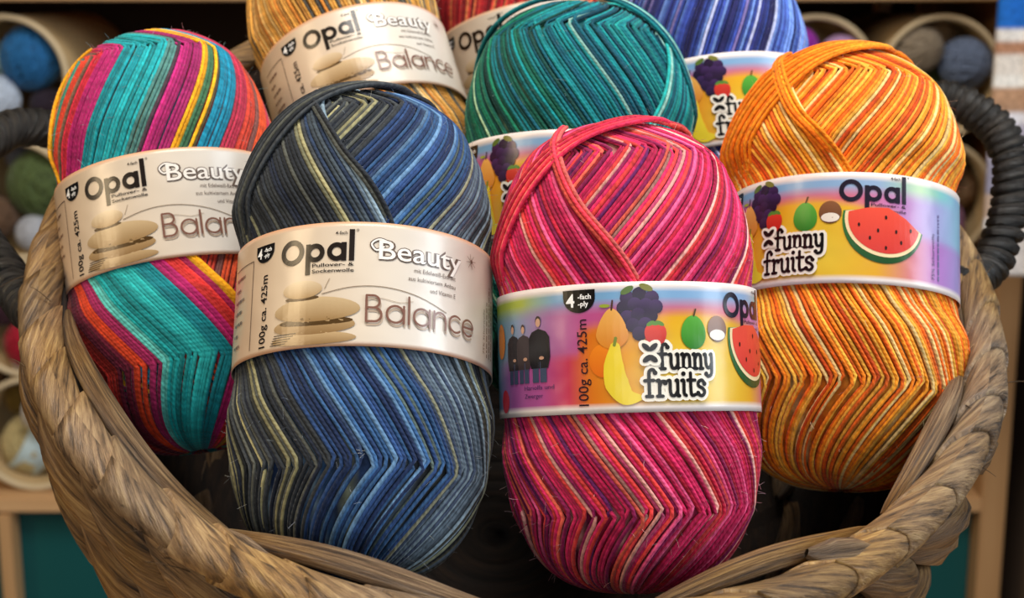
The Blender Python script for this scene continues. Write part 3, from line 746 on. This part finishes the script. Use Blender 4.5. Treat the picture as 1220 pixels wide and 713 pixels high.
def opal_logo(x, y, k, colr, small):
    """heavy geometric lettering 'Opal'; k = ring diameter of the lower-case letters, y = base line"""
    t = []; st = .26*k
    t.append(ringd(x+.66*k, y+.62*k, .66*k, .66*k-st, colr)); cx = x+1.42*k
    t.append(rect(cx, y-.62*k, cx+st, y+.95*k, colr)); t.append(ringd(cx+.50*k, y+.48*k, .48*k, .48*k-st*.95, colr))
    ax = cx+1.10*k; t.append(ringd(ax+.48*k, y+.48*k, .48*k, .48*k-st*.95, colr)); t.append(rect(ax+.96*k-st, y, ax+.96*k, y+.96*k, colr))
    lx = ax+1.08*k; t.append(rect(lx, y, lx+st, y+1.62*k, colr))
    t.append(ringd(lx+st+.14*k, y+1.58*k, .06*k, .035*k, colr, 10))
    t.append(place_text('4-fach', lx-.10*k, y+1.36*k, colr, height=.17*k, align='R', bold=.01))
    t.append(place_text('Pullover- &', cx+st+.10*k, y-.26*k, colr, height=.18*k, width=lx+st-cx-st-.10*k, bold=.012))
    t.append(place_text('Sockenwolle', cx+st+.10*k, y-.56*k, colr, height=.18*k, width=lx+st-cx-st-.10*k, bold=.012))
    return t
def badge(A, deg, ytop, w):
    """black half-round tab with 4 -fach / -ply"""
    x = A.S(deg); n = 18; pts = [(x-w/2, ytop), (x-w/2, ytop-w*.22)]
    pts += [(x+w/2*math.cos(a), ytop-w*.22-w*.46*math.sin(-a)) for a in np.linspace(-math.pi, 0, n)]+[(x+w/2, ytop)]
    return [poly(pts, '#0d0b0c')], [place_text('4', x-w*.40, ytop-w*.50, '#ffffff', height=w*.38, bold=.02),
            place_text('-fach', x-w*.02, ytop-w*.28, '#ffffff', height=w*.15, bold=.02), place_text('-ply', x-w*.02, ytop-w*.49, '#ffffff', height=w*.15, bold=.02)]

def band_mesh(rl, zc, colf, spin, a0=-math.pi, a1=math.pi):
    na, nt_ = 180, 26
    a = np.linspace(a0, a1, na); t = np.linspace(0, 1, nt_)
    g = .00035*np.sin(a*5+spin*3)+.0002*np.sin(a*11)
    Vs, Cs = [], []
    for th_, flip in ((.00025, 0), (0.0, 1)):
        r = (rl+g*0+th_)[:, None]+0*t[None]
        V = np.stack([r*np.sin(a+spin)[:, None], -r*np.cos(a+spin)[:, None], np.broadcast_to(zc+(t-.5)*LH, (na, nt_))], -1)
        Vs.append(V.reshape(-1, 3))
    D, Tt = np.meshgrid(np.degrees(a), t, indexing='ij')
    c = colf(D.ravel(), Tt.ravel()); Cs = np.vstack([c, np.full_like(c, .75)])
    i = np.arange(na-1)[:, None]; j = np.arange(nt_-1)[None]
    f0 = np.stack([i*nt_+j, (i+1)*nt_+j, (i+1)*nt_+j+1, i*nt_+j+1], -1).reshape(-1, 4); n = na*nt_
    i = np.arange(na-1)
    e0 = np.stack([i*nt_, i*nt_+n, (i+1)*nt_+n, (i+1)*nt_], -1); e1 = np.stack([i*nt_+nt_-1, (i+1)*nt_+nt_-1, (i+1)*nt_+nt_-1+n, i*nt_+nt_-1+n], -1)
    return np_mesh('label', np.vstack(Vs), np.vstack([f0, f0[:, ::-1]+n, e0, e1]), Cs, None)

def ramp(x, stops):
    xs = [s[0] for s in stops]; c = np.array([lin(s[1]) for s in stops])
    return np.stack([np.interp(x, xs, c[:, q]) for q in range(3)], -1)
def balance_label(root, rl, H, spin):
    def colf(D, T):
        c = ramp(D, [(-180, '#cdb59a'), (-58, '#cfb499'), (-40, '#d3bda2'), (0, '#d9cbb9'), (30, '#dcd4ca'), (60, '#d6c9ba'), (180, '#cdb59a')])  # paler right of centre: soft light reflection put into the band colour
        e = (T < .035) | (T > .965); c[e] = lin('#d79f78'); return c
    band = obj('label', band_mesh(rl, H, colf, spin), PRINT, root); band['label'] = 'cream printed paper band'
    A = Art(rl, H, spin); DK = '#1d1512'
    A.build('opal_lettering', opal_logo(A.S(-38), A.T(.68), .0068, DK, 0), band, .00045)
    b1, b2 = badge(A, -48, A.T(.90), .0092)
    A.build('badge', b1, band, .00045); A.build('badge_lettering', b2, band, .00062)
    x = A.S(-45.5)
    A.build('length_lettering', [place_text('100g ca. 425m', x, A.T(.05), DK, height=.0030, width=.0255, rot=math.pi/2, bold=.012)], band, .00045)
    # stacked pebbles picture
    st = [disc(A.S(-22), A.T(.07), .0150, .0022, '#c3a67c', shade='#8c6d45'), disc(A.S(-22), A.T(.175), .0145, .0032, '#b99b70', shade='#8a6a42'),
          disc(A.S(-21), A.T(.205), .0130, .0015, '#4e3719'), disc(A.S(-21), A.T(.30), .0152, .0042, '#cbb189', shade='#96764b'),
          disc(A.S(-27), A.T(.395), .0062, .0009, '#4e3719'), disc(A.S(-27), A.T(.465), .0072, .0031, '#d8c3a2', shade='#a58457')]
    for q in range(5): st.append(rect(A.S(-42)+q*.0004, A.T(.045+.018*q), A.S(-34)+q*.001, A.T(.052+.018*q), '#3b2a18'))
    A.build('pebble_print', st, band, .0005)
    st = stroke([(A.S(-18), A.T(.42)), (A.S(-5), A.T(.47)), (A.S(8), A.T(.475)), (A.S(22), A.T(.43)), (A.S(36), A.T(.34))], .00028, '#8c7a66')
    st += stroke([(A.S(-17), A.T(.46)), (A.S(-15), A.T(.54))], .00022, '#a08c74', False)+stroke([(A.S(0), A.T(.36)), (A.S(6), A.T(.385)), (A.S(14), A.T(.36)), (A.S(20), A.T(.38))], .00022, '#b5a592')
    A.build('stem_print', st, band, .00045)
    # Beauty: outlined rounded lettering
    w = A.S(45)-A.S(6)
    A.build('beauty_outline', [place_text('Beauty', A.S(5), A.T(.70), '#6b5a50', height=.0066, width=w, bold=.045)]+stroke([(A.S(9), A.T(.84)), (A.S(5), A.T(.86)), (A.S(2), A.T(.82)), (A.S(4), A.T(.77)), (A.S(7), A.T(.80))], .0013, '#5a4b44'), band, .00045)
    A.build('beauty_lettering', [place_text('Beauty', A.S(5), A.T(.70), '#efe8e0', height=.0066, width=w, bold=.006)]+stroke([(A.S(9), A.T(.84)), (A.S(5), A.T(.86)), (A.S(2), A.T(.82)), (A.S(4), A.T(.77)), (A.S(7), A.T(.80))], .0006, '#efe8e0'), band, .00062)
    fl = []
    for q in range(8):
        a = q*math.pi/4+.2; cx, cy = A.S(51), A.T(.83); fl += stroke([(cx+.0008*math.cos(a), cy+.0008*math.sin(a)), (cx+.0027*math.cos(a), cy+.0027*math.sin(a))], [.0003, .0007, .0002], '#9a8478', False)
    fl.append(disc(A.S(51), A.T(.83), .0007, .0007, '#6d5a4e', 10)); A.build('edelweiss_print', fl, band, .00052)
    A.build('claim_lettering', [place_text('mit Edelweiß-Extrakt', A.S(41), A.T(.62), '#6d5e55', height=.0015, align='R', width=.0165), place_text('aus kultiviertem Anbau', A.S(41), A.T(.55), '#6d5e55', height=.0015, align='R', width=.0185), place_text('und Vitamin E', A.S(41), A.T(.475), '#6d5e55', height=.0015, align='R', width=.0105)], band, .00045)
    bk = (A.S(52)-A.S(0.5))/7.2
    A.build('balance_shadow', balance_strokes(A.S(0.5)+.0004, A.T(.17), bk, .0006, '#b7a28e'), band, .00042)
    A.build('balance_lettering', balance_strokes(A.S(0.5), A.T(.195), bk, .00075, '#7b5548'), band, .00075)
    sm = [place_text('75% Schurwolle', A.S(64), A.T(.12), '#6a5748', height=.0014, width=.016, rot=math.pi/2)]
    for d_, w_ in ((67, .020), (70, .026), (73, .022)): sm += dashes(A.S(d_), A.T(.10), w_, .0008, '#8a7666', True)
    A.build('fibre_lettering', sm, band, .00045)
    bx = stroke([(A.S(-76), A.T(.80)), (A.S(-56), A.T(.80))], .0003, '#5a4636', False, False)+stroke([(A.S(-56), A.T(.80)), (A.S(-56), A.T(.06))], .0003, '#5a4636', False, False)
    for q, w_ in enumerate((.0085, .005, .0085, .007, .008, .004, .006)): bx += dashes(A.S(-74), A.T(.70-q*.095), w_, .0010, '#7b5a48')
    A.build('data_box_lettering', bx, band, .00045)

def funny_strokes(x, y, k, w):
    """curly lettering 'funny' over 'fruits' as strokes; k = x-height"""
    G = {
     'f': ([[(.62, 1.50), (.48, 1.66), (.28, 1.56), (.24, 1.2), (.24, .5), (.24, .04)], [(-.02, .98), (.24, 1.0), (.52, 1.0)], [(.06, .02), (.42, .02)]], [(.62, 1.46)], .72),
     'u': ([[(.0, .96), (.12, .94), (.12, .4), (.20, .08), (.42, .06), (.58, .3)], [(.50, .96), (.60, .94), (.60, .1), (.70, .03)]], [], .86),
     'n': ([[(.0, .96), (.12, .94), (.12, .04)], [(.12, .62), (.28, .94), (.5, .94), (.58, .7), (.58, .04)], [(.02, .02), (.26, .02)], [(.48, .02), (.72, .02)]], [], .84),
     'y': ([[(.0, .96), (.12, .94), (.14, .4), (.24, .1), (.44, .1), (.58, .34)], [(.50, .96), (.60, .94), (.60, .0), (.52, -.38), (.28, -.50), (.10, -.36)]], [(.12, -.34)], .80),
     'r': ([[(.0, .96), (.14, .94), (.14, .04)], [(.14, .60), (.28, .90), (.50, .92)], [(.0, .02), (.34, .02)]], [(.50, .82)], .68),
     'i': ([[(.0, .96), (.14, .94), (.14, .2), (.28, .04)]], [(.13, 1.38)], .42),
     't': ([[(.18, 1.42), (.18, .3), (.28, .05), (.50, .10)], [(-.02, .98), (.46, .98)]], [], .60),
     's': ([[(.52, .80), (.34, .98), (.10, .86), (.12, .62), (.40, .46), (.52, .24), (.34, .02), (.06, .12)]], [(.52, .76), (.06, .18)], .66)}
    out = []
    for word, ox, oy, kk in (('funny', x+.9*k, y+1.72*k, .94*k), ('fruits', x, y, 1.02*k)):
        cx = ox
        for ch in word:
            st, dots, adv = G[ch]
            for s_ in st: out.append(('s', [(cx+p[0]*kk, oy+p[1]*kk) for p in s_]))
            for p in dots: out.append(('d', (cx+p[0]*kk, oy+p[1]*kk)))
            cx += adv*kk
    # leaf pair over a little seed
    for sg in (-1, 1): out.append(('l', (x+.36*k+sg*.22*k, y+3.10*k, sg)))
    for sg in (-1, 1): out.append(('l2', (x+.36*k+sg*.18*k, y+2.38*k, sg)))
    return out
def funny_art(x, y, k, grow, colr, white=None):
    t = []; w = .22*k+grow
    for kind, d in funny_strokes(x, y, k, w):
        if kind == 's': t += stroke(d, w, colr)
        elif kind == 'd': t.append(disc(d[0], d[1], .15*k+grow/2, .15*k+grow/2, colr, 14))
        elif kind == 'l': t.append(disc(d[0], d[1], .34*k+grow/2, .17*k+grow/2, colr, 16, rot=d[2]*.75))
        else:
            t.append(disc(d[0], d[1], .34*k+grow/2, .18*k+grow/2, colr, 16, rot=-d[2]*.65))
    return t

def fruit_label(root, rl, H, spin):
    def colf(D, T):
        top = ramp(D, [(-180, '#8fc46a'), (-75, '#9cbf3a'), (-50, '#b3c44a'), (-30, '#7fb0d8'), (0, '#7db4e0'), (40, '#8fb8e0'), (62, '#9ab8dc'), (85, '#b4d8a0'), (100, '#8ad2d0'), (118, '#9ec9ea'), (180, '#8fc46a')])
        mid = ramp(D, [(-180, '#b38ac4'), (-80, '#5fa8b8'), (-55, '#8aa6c4'), (-32, '#b46aa6'), (-18, '#c85a9a'), (0, '#d4588e'), (30, '#de5f78'), (50, '#dd6a86'), (75, '#c98ac8'), (95, '#a9a8dc'), (118, '#9fcfe8'), (180, '#b38ac4')])
        low = ramp(D, [(-180, '#c06aa4'), (-80, '#64a4c4'), (-60, '#a25aa0'), (-40, '#b4549a'), (-25, '#d2305a'), (-16, '#ea7a1c'), (0, '#f29a18'), (20, '#f5b61c'), (40, '#f3c02c'), (62, '#ecae2c'), (80, '#d87a86'), (95, '#b87ac8'), (118, '#b3a6e0'), (180, '#c06aa4')])
        hill = .60+.10*np.sin(np.radians(D*1.6-10)); hill = np.where((D > -20) & (D < 72), .66+.06*np.cos(np.radians((D-25)*3)), .42)
        k1 = np.clip((T-.78)/.10, 0, 1)[:, None]; k2 = np.clip((T-hill)/.07, 0, 1)[:, None]
        c = low*(1-k2)+mid*k2; c = c*(1-k1)+top*k1
        glow = np.exp(-(((D-25)/24)**2+((T-.28)/.30)**2))[:, None]*.75; c = c*(1-glow)+np.array(lin('#f8e04e'))*glow
        c = c*np.array([.86, .84, .86]); e = (T < .045) | (T > .955); c[e] = lin('#e6dcd8'); return c
    band = obj('label', band_mesh(rl, H, colf, spin), PRINT, root); band['label'] = 'rainbow printed paper band'
    A = Art(rl, H, spin)
    b1, b2 = badge(A, -19.5, A.T(.955), .0112)
    A.build('badge', b1, band, .00045); A.build('badge_lettering', b2, band, .00062)
    A.build('length_lettering', [place_text('100g ca. 425m', A.S(-16.5), A.T(.06), '#2b1622', height=.0034, width=.0285, rot=math.pi/2, bold=.004)], band, .00045)
    # group portrait, three figures in dark pullovers
    fg = []
    for dg, hy, sc, cl in ((-57, .70, .92, '#1d1c26'), (-49, .69, .86, '#3a3034'), (-39.5, .735, 1.05, '#121016')):
        x = A.S(dg); y = A.T(hy)
        fg.append(rect(x-.0030*sc, A.T(.26), x-.0003*sc, A.T(.42), '#3c4660')); fg.append(rect(x+.0003*sc, A.T(.26), x+.0030*sc, A.T(.42), '#3c4660'))
        fg.append(poly([(x-.0036*sc, A.T(.37)), (x+.0036*sc, A.T(.37)), (x+.0046*sc, y-.0115*sc), (x+.0044*sc, y-.0050*sc), (x+.0030*sc, y-.0032*sc), (x, y-.0022*sc), (x-.0030*sc, y-.0032*sc), (x-.0044*sc, y-.0050*sc), (x-.0046*sc, y-.0115*sc)], cl))
    A.build('portrait_clothes_print', fg, band, .00045)
    fh = []
    for dg, hy, sc in ((-57, .70, .92), (-49, .69, .86), (-39.5, .735, 1.05)):
        x = A.S(dg); y = A.T(hy); fh.append(disc(x, y+.0003, .0012*sc, .0016*sc, '#3a2a22', 14)); fh.append(disc(x, y-.0003, .00100*sc, .0014*sc, '#c79a80', 14))
        fh.append(disc(x+.0012*sc, A.T(.45), .0011, .0006, '#c79a80', 10))
    A.build('portrait_faces_print', fh, band, .0006)
    A.build('portrait_lettering', [place_text('Hariolfa und', A.S(-49), A.T(.205), '#4a2f5c', height=.0015, width=A.S(-32)-A.S(-49)), place_text('Zwerger', A.S(-49), A.T(.14), '#4a2f5c', height=.0015, width=A.S(-38)-A.S(-49))], band, .00045)
    # plain fruit pictures
    f = []
    px_, py_ = A.S(-6), A.T(.60)
    pear = [(px_+.0053*math.cos(a)*(1-.30*max(0, math.sin(a))**1), py_+(.0048 if math.sin(a) < 0 else .0085)*math.sin(a)) for a in np.linspace(0, 2*math.pi, 36, endpoint=False)]
    f.append(poly(pear, '#f2b45a', '#d98324')); f += stroke([(px_, py_+.0080), (px_+.0004, py_+.0110)], .0006, '#4a2f1a', False); f.append(disc(px_-.0022, py_+.0094, .0018, .0006, '#9aa83a', 12))
    A.build('pear_print', f, band, .00056); f = []
    gx, gy = A.S(5.5), A.T(.78)
    g_ = random.Random(5)
    for q, (dx, dy) in enumerate([(-.004, .004), (0, .0052), (.004, .004), (-.0052, .0008), (-.0016, .0018), (.002, .0015), (.0052, .001), (-.0042, -.0024), (-.0006, -.0016), (.0034, -.002), (-.0024, -.005), (.0016, -.0048), (-.0004, -.0078)]):
        f.append(disc(gx+dx, gy+dy, .0024, .0024, g_.choice(['#3a2150', '#2c173c', '#44285e']), 14, shade='#1a0d26'))
    f.append(disc(gx-.004, gy+.0066, .0024, .0011, '#56702c', 12, rot=.5)); f.append(disc(gx+.0022, gy+.0074, .0024, .0011, '#7a7a34', 12, rot=-.4))
    A.build('grape_print', f, band, .00050); f = []
    sx_, sy_ = A.S(11.5), A.T(.585)
    f.append(poly([(sx_+.0036*math.cos(a)*(1+.18*math.sin(a)), sy_+.0042*math.sin(a)) for a in np.linspace(0, 2*math.pi, 24, endpoint=False)], '#e2402c', '#b8201e'))
    for q in (-1, 0, 1): f.append(disc(sx_+q*.0016, sy_+.0038, .0015, .0007, '#5b8a34', 10, rot=-q*.5))
    A.build('strawberry_print', f, band, .00066); f = []
    ax_, ay_ = A.S(28), A.T(.605)
    f.append(poly([(ax_+.0046*math.cos(a)*(1-.10*math.sin(a)), ay_+.0056*math.sin(a)) for a in np.linspace(0, 2*math.pi, 28, endpoint=False)], '#5cae3c', '#2e7a26')); f += stroke([(ax_+.0002, ay_+.0054), (ax_+.0010, ay_+.0076)], .0006, '#4a3a1a', False)
    A.build('apple_print', f, band, .00050); f = []
    kx, ky = A.S(40), A.T(.635)
    f.append(disc(kx, ky, .0042, .0044, '#8a5a3a', 24, shade='#5e3822')); f.append(disc(kx, ky-.0020, .0034, .0018, '#e8ded0', 18))
    A.build('coconut_print', f, band, .00050); f = []
    bx_, by_ = A.S(-5), A.T(.27)
    f += stroke([(bx_, by_+.0098), (bx_-.0006, by_+.004), (bx_+.0002, by_-.002), (bx_+.0034, by_-.0064), (bx_+.0086, by_-.0068)], [.0034, .0064, .0078, .0058, .0012], '#ecd236')
    f += stroke([(bx_-.0002, by_+.0105), (bx_+.0003, by_+.0128)], .0010, '#7a8a2a', False); f += stroke([(bx_+.0085, by_-.0066), (bx_+.0104, by_-.0048), (bx_+.0098, by_-.0028)], .0006, '#5a3a16')
    # orange behind the pod
    A.build('banana_print', f, band, .00062)
    A.build('orange_print', [disc(A.S(-9.5), A.T(.40), .0050, .0056, '#ef8a1e', 24, shade='#de6a16')], band, .00046)
    # red fruit at the far left
    A.build('cherry_print', [disc(A.S(-66), A.T(.13), .0034, .0040, '#b8283a', 18)], band, .0005); A.build('mango_print', [disc(A.S(-70), A.T(.62), .0040, .0062, '#d9822a', 18)], band, .0005)
    # water melon wedge: rind, pale rim, red flesh, seeds
    wx, wy = A.S(66), A.T(.57)
    def wedge(rx, ry, colr, shade=None, rise=.0020):
        pts = [(rx*math.cos(a), ry*math.sin(a)) for a in np.linspace(-math.pi, 0, 28)]+[(rx*.55, rise), (0, rise*1.7), (-rx*.55, rise)]
        c, s = math.cos(-.22), math.sin(-.22)
        return poly([(wx+p[0]*c-p[1]*s, wy+p[0]*s+p[1]*c) for p in pts], colr, shade)
    A.build('melon_rind_print', [wedge(.0160, .0165, '#3f7a3c', '#1e4a26', .0020)], band, .0005)
    A.build('melon_rim_print', [wedge(.0152, .0140, '#f2d8a8', None, .0022)], band, .0006)
    A.build('melon_flesh_print', [wedge(.0140, .0126, '#e8503c', '#d23a34', .0030)], band, .0007)
    sd = [(-.010, -.002), (-.006, -.007), (.0, -.0105), (.006, -.008), (.010, -.003), (-.003, -.004), (.004, -.004), (.0, .0012)]
    A.build('melon_seed_print', [disc(wx+p[0], wy+p[1], .00045, .0008, '#2a1512', 10) for p in sd], band, .0008)
    A.build('opal_lettering', opal_logo(A.S(44), A.T(.735), .0066, '#1d1528', 0), band, .0005)
    fx, fy, fk = A.S(6.5), A.T(.115), .0052
    A.build('title_halo', funny_art(fx, fy, fk, .0022, '#f6efe0'), band, .00052)
    A.build('title_lettering', funny_art(fx, fy, fk, 0, '#0f0c0d'), band, .0007)
    A.build('title_white', [disc(fx+.36*fk+sg*.20*fk, fy+2.42*fk, .20*fk, .09*fk, '#f6efe0', 12, rot=-sg*.65) for sg in (-1, 1)], band, .0008)
    sm = [place_text('75% Schurwolle', A.S(94), A.T(.10), '#4a3f6a', height=.0015, width=.018, rot=math.pi/2)]+dashes(A.S(97.5), A.T(.10), .026, .0008, '#6f6a96', True)
    A.build('fibre_lettering', sm, band, .00045)

# ---- the eight skeins
def pal(*p): return [(a, b, c) for a, b, c in p]
def mk(tables, seed):
    """tables: list of (u_from, u_to, palette); strands pick the run of their sector"""
    seqs = [runs(t[2], 400, seed=seed*31+k) for k, t in enumerate(tables)]
    def fn(q, u, layer):
        for k, (a, b, _) in enumerate(tables):
            if a <= u < b: return seqs[k][(q+layer*57) % 400]
        return seqs[0][(q+layer*57) % 400]
    return fn
OL = pal(('#23272d', 4, 4), ('#34383c', 4, 3), ('#4c4e48', 3, 2), ('#6b6a52', 2, 2), ('#a39d74', 1.3, 1), ('#1c2333', 2, 3))
BL = pal(('#284370', 4, 3), ('#38608f', 4, 3), ('#1d2f54', 3, 3), ('#5a7da0', 2, 2), ('#97b2c4', .9, 1), ('#2b3c58', 2, 2), ('#55645f', 1, 1))
GR = pal(('#5c6c7a', 3, 3), ('#7f93a0', 3, 2), ('#3d4852', 3, 3), ('#a3a98c', 1.3, 1), ('#46556e', 2, 2), ('#8a8a72', 1, 1))
blue0 = mk([(-4, -.98, OL), (-.98, -.12, BL), (-.12, .42, GR+BL[:2]), (.42, 4, OL+GR)], 1)
blue1 = mk([(-4, .02, OL), (.02, 4, GR[:3]+BL[5:])], 11)
blueL = mk([(-4, 4, OL[:3]+GR[2:3]+BL[:1])], 12)
def blue_fn(q, u, layer): return (blue0 if layer == 0 else blue1 if layer < 10 else blueL)(q, u, layer)
PK = pal(('#d2285e', 5, 2), ('#b41a4c', 4, 3), ('#8c1a50', 2.5, 2), ('#6a1c5e', 1.3, 2), ('#e0403e', 3.5, 2), ('#ee6450', 2, 1), ('#f4aa9e', 2.2, 1), ('#c01e3c', 4, 2), ('#e25484', 2.5, 2))
pink_fn0 = mk([(-4, 4, PK)], 2)
def pink_fn(q, u, layer): return np.array(lin(['#ee5a4c', '#e23a4e', '#f0706a', '#d42c50'][q % 4])) if layer >= 10 else pink_fn0(q, u, layer)
OR = pal(('#f28218', 5, 2), ('#f79a22', 4, 2), ('#fbb540', 3, 2), ('#e66414', 3, 2), ('#fad488', 2.0, 1), ('#d24c10', 1.6, 2))
or0 = mk([(-4, 4, OR)], 3)
def or_fn(q, u, layer): return np.array(lin(['#f58a14', '#f47a12', '#f79a22'][q % 3])) if layer >= 10 else or0(q, u, layer)
or_fn.vary = .08
TG = pal(('#0c5f4e', 4, 3), ('#107558', 4, 3), ('#08423e', 3, 3), ('#3c9878', 2, 2), ('#a9d0a8', 1.4, 1), ('#0a524c', 3, 3))
TB = pal(('#0d7880', 4, 3), ('#108f94', 3, 2), ('#0a586a', 3, 3), ('#084456', 2, 2), ('#96ccc0', 1.0, 1), ('#1c9c98', 2, 2))
teal_fn = mk([(-4, -.15, TG), (-.15, .5, TG[:3]+TB[:3]), (.5, 4, TB)], 4)
GD = pal(('#d69a44', 4, 3), ('#e4b468', 3, 2), ('#b5813f', 3, 2), ('#6a665a', 2, 2), ('#4d4b46', 2, 2), ('#e08e3a', 2, 2), ('#efd29a', 1, 1))
gold_fn = mk([(-4, -.9, GD[3:5]+GD[:2]), (-.9, -.2, GD[:3]+GD[5:]), (-.2, .45, GD), (.45, 4, GD[3:5]+GD[:3])], 5)
gold_fn.vary = .12
RD = pal(('#b8222a', 4, 3), ('#d8433a', 3, 2), ('#8f1520', 3, 3), ('#e07a4a', 1, 1))
red_fn = mk([(-4, 4, RD)], 6)
IN = pal(('#33479c', 4, 3), ('#262f74', 4, 3), ('#4f6fc0', 3, 2), ('#6c8ed6', 2, 2), ('#7d70ac', 2, 2), ('#a9b0d4', 1, 1), ('#20225a', 2, 3))
in_fn = mk([(-4, .4, IN), (.4, 4, IN[2:4]+IN[:1]+IN[5:6])], 7)
ML = [('#f0a818', 2), ('#e0742a', 2), ('#3f8f7a', 3), ('#d8432a', 3), ('#7a5a48', 2), ('#c92a3c', 3), ('#a81f62', 6), ('#17919a', 6), ('#1fa3a8', 5), ('#4f7f78', 2), ('#6a4a5a', 1), ('#a32064', 4), ('#8c1f55', 2), ('#f0a818', 1), ('#3f6b4a', 2), ('#f0a818', 1), ('#6a5a3a', 1), ('#1686a4', 5), ('#b8304a', 3), ('#c8402e', 3), ('#7a4a44', 2), ('#e0532a', 3), ('#b8304a', 2), ('#8a6a5a', 1), ('#e0532a', 2), ('#b82a6a', 5), ('#2fb0a8', 6)]
mseq = [lin(c) for c, n in ML for _ in range(n)]
LOW = [('#7f1c3c', 6), ('#a8261e', 5), ('#6f1830', 4), ('#c23a1a', 3), ('#8f1f50', 3), ('#59b9b0', 2), ('#128a8c', 6), ('#22a0a0', 4), ('#0f7a84', 4), ('#a81f62', 3), ('#c8302e', 3), ('#a81f50', 2), ('#f0a818', 2)]
lseq = [lin(c) for c, n in LOW for _ in range(n)]
def multi_fn(q, u, layer):
    if layer == 0: return np.array(mseq[int(((u+2.10)/(2*math.pi)*138)) % len(mseq)])
    if layer == 1: return np.array(lseq[min(len(lseq)-1, int((u+1.75)/1.88*len(lseq)))])
    return np.array(lin('#f0a818'))

def overlay_up(ua, ub, slope=-1.15): return (1, ua, ub, slope, .90, -.3, .0015)
SKEINS = [
 ('blue', (434, 398, .525, .0465, .0870, 0, 17, .07, .0045), 0, blue_fn, [overlay_up(-1.5, .22)],
  [([(-1.50, .16, 1), (-1.22, .50, 1), (-.88, .78, 1.1), (-.10, .95, 1.6), (1.5, .965, 1.5), (2.6, .75, 1), (2.9, .3, 1)], 12, .040, .0030),
   ([(-1.0, .97, 1.5), (-.62, .86, 1.0), (-.22, .60, .8), (.16, .30, .8), (.22, .15, .8)], 2, .045, .0028)], balance_label,
  'slate blue and olive grey yarn skein with a cream label, beside the pink skein', (1, 1, 1.55, 1.30, .86, .62, .7, .55)),
 ('pink', (748, 426, .525, .0460, .0815, -1.5, 6, .05, .0005), 0, pink_fn, [overlay_up(-1.4, .10)],
  [([(-1.50, .14, 1), (-1.15, .50, 1), (-.72, .80, 1.1), (.05, .945, 1.8), (1.6, .965, 1.5), (2.6, .75, 1), (2.9, .3, 1)], 8, .042, .0030),
   ([(-.98, .96, 1.5), (-.66, .84, 1.0), (-.35, .60, .8), (.05, .28, .8), (.14, .15, .8)], 3, .045, .0032)], fruit_label,
  'pink and magenta yarn skein with a rainbow label, in front of the teal skein', (1, 1, 1.55, 1.34, .84, .66, .8, .5)),
 ('multi', (211, 287, .594, .0450, .0850, -10, 12, .05, .002), -6, multi_fn, [(-1, -1.75, .12, 1.45, .66, .25, .0023)],
  [([(-1.3, .20, 1), (-1.38, .5, 1), (-1.45, .78, 1), (-1.3, .95, 1)], 2, .04, .0016)], balance_label,
  'rainbow striped yarn skein of teal, red and yellow with a cream label', (1, -1, 1.0, .75, .84, .70, .9, .5)),
 ('orange', (1004, 322, .592, .0490, .0875, 3.0, 11, .13, .0065), -46, or_fn, [overlay_up(-1.3, .10)],
  [([(-1.40, .14, 1), (-1.10, .48, 1), (-.68, .78, 1.1), (.05, .94, 1.7), (1.6, .965, 1.5), (2.6, .75, 1), (2.9, .3, 1)], 13, .048, .0030),
   ([(-1.1, .96, 1.5), (-.76, .86, 1.0), (-.40, .60, .8), (.02, .28, .8), (.12, .15, .8)], 4, .045, .0032)], fruit_label,
  'orange and yellow yarn skein with a rainbow label, beside the dark handle', (1, 1, 1.5, 1.1, .82, .58, .9, .6)),
 ('teal', (688, 250, .628, .0490, .0865, 0, 5, .04, .0035), -42, teal_fn, [(1, .55, 1.7, 1.0, .90, .3, .0015)],
  [([(2.0, .16, 1), (1.5, .5, 1), (1.0, .86, 1), (.5, .97, 1.6), (-1.0, .93, 1.5), (-2.0, .6, 1)], 6, .04, .0028)], fruit_label,
  'teal green yarn skein behind the pink skein', (-1, 1, 1.25, 1.2, .82, .64, .8, .5)),
 ('gold', (436, 116, .680, .0450, .0840, -18, 20, .07, 0), 12, gold_fn, [],
  [([(-1.25, .20, 1), (-1.15, .5, 1), (-1.2, .85, 1)], 4, .05, .0018)], balance_label,
  'golden and grey yarn skein with a cream label, behind the slate blue skein', (-1, 1, .35, .8, .85, .66, .5, .5)),
 ('red', (630, 84, .748, .0420, .0800, -12, 8, .05, 0), -8, red_fn, [], [], balance_label,
  'red yarn skein with a cream label, mostly hidden behind the teal skein', (1, 1, 1.0, 1.0, .85, .66, .5, .5)),
 ('indigo', (858, 150, .706, .0460, .0830, -5, 9, .05, 0), -8, in_fn, [], [], fruit_label,
  'indigo and violet blue yarn skein with a rainbow label, behind the orange skein', (1, 1, .8, 1.0, .85, .66, .6, .5)),
]
for key, place, spin, cf, ov, lp, lab, desc, wa in SKEINS:
    make_skein(key, place, spin, None, cf, ov, lp, lab, desc, wa)
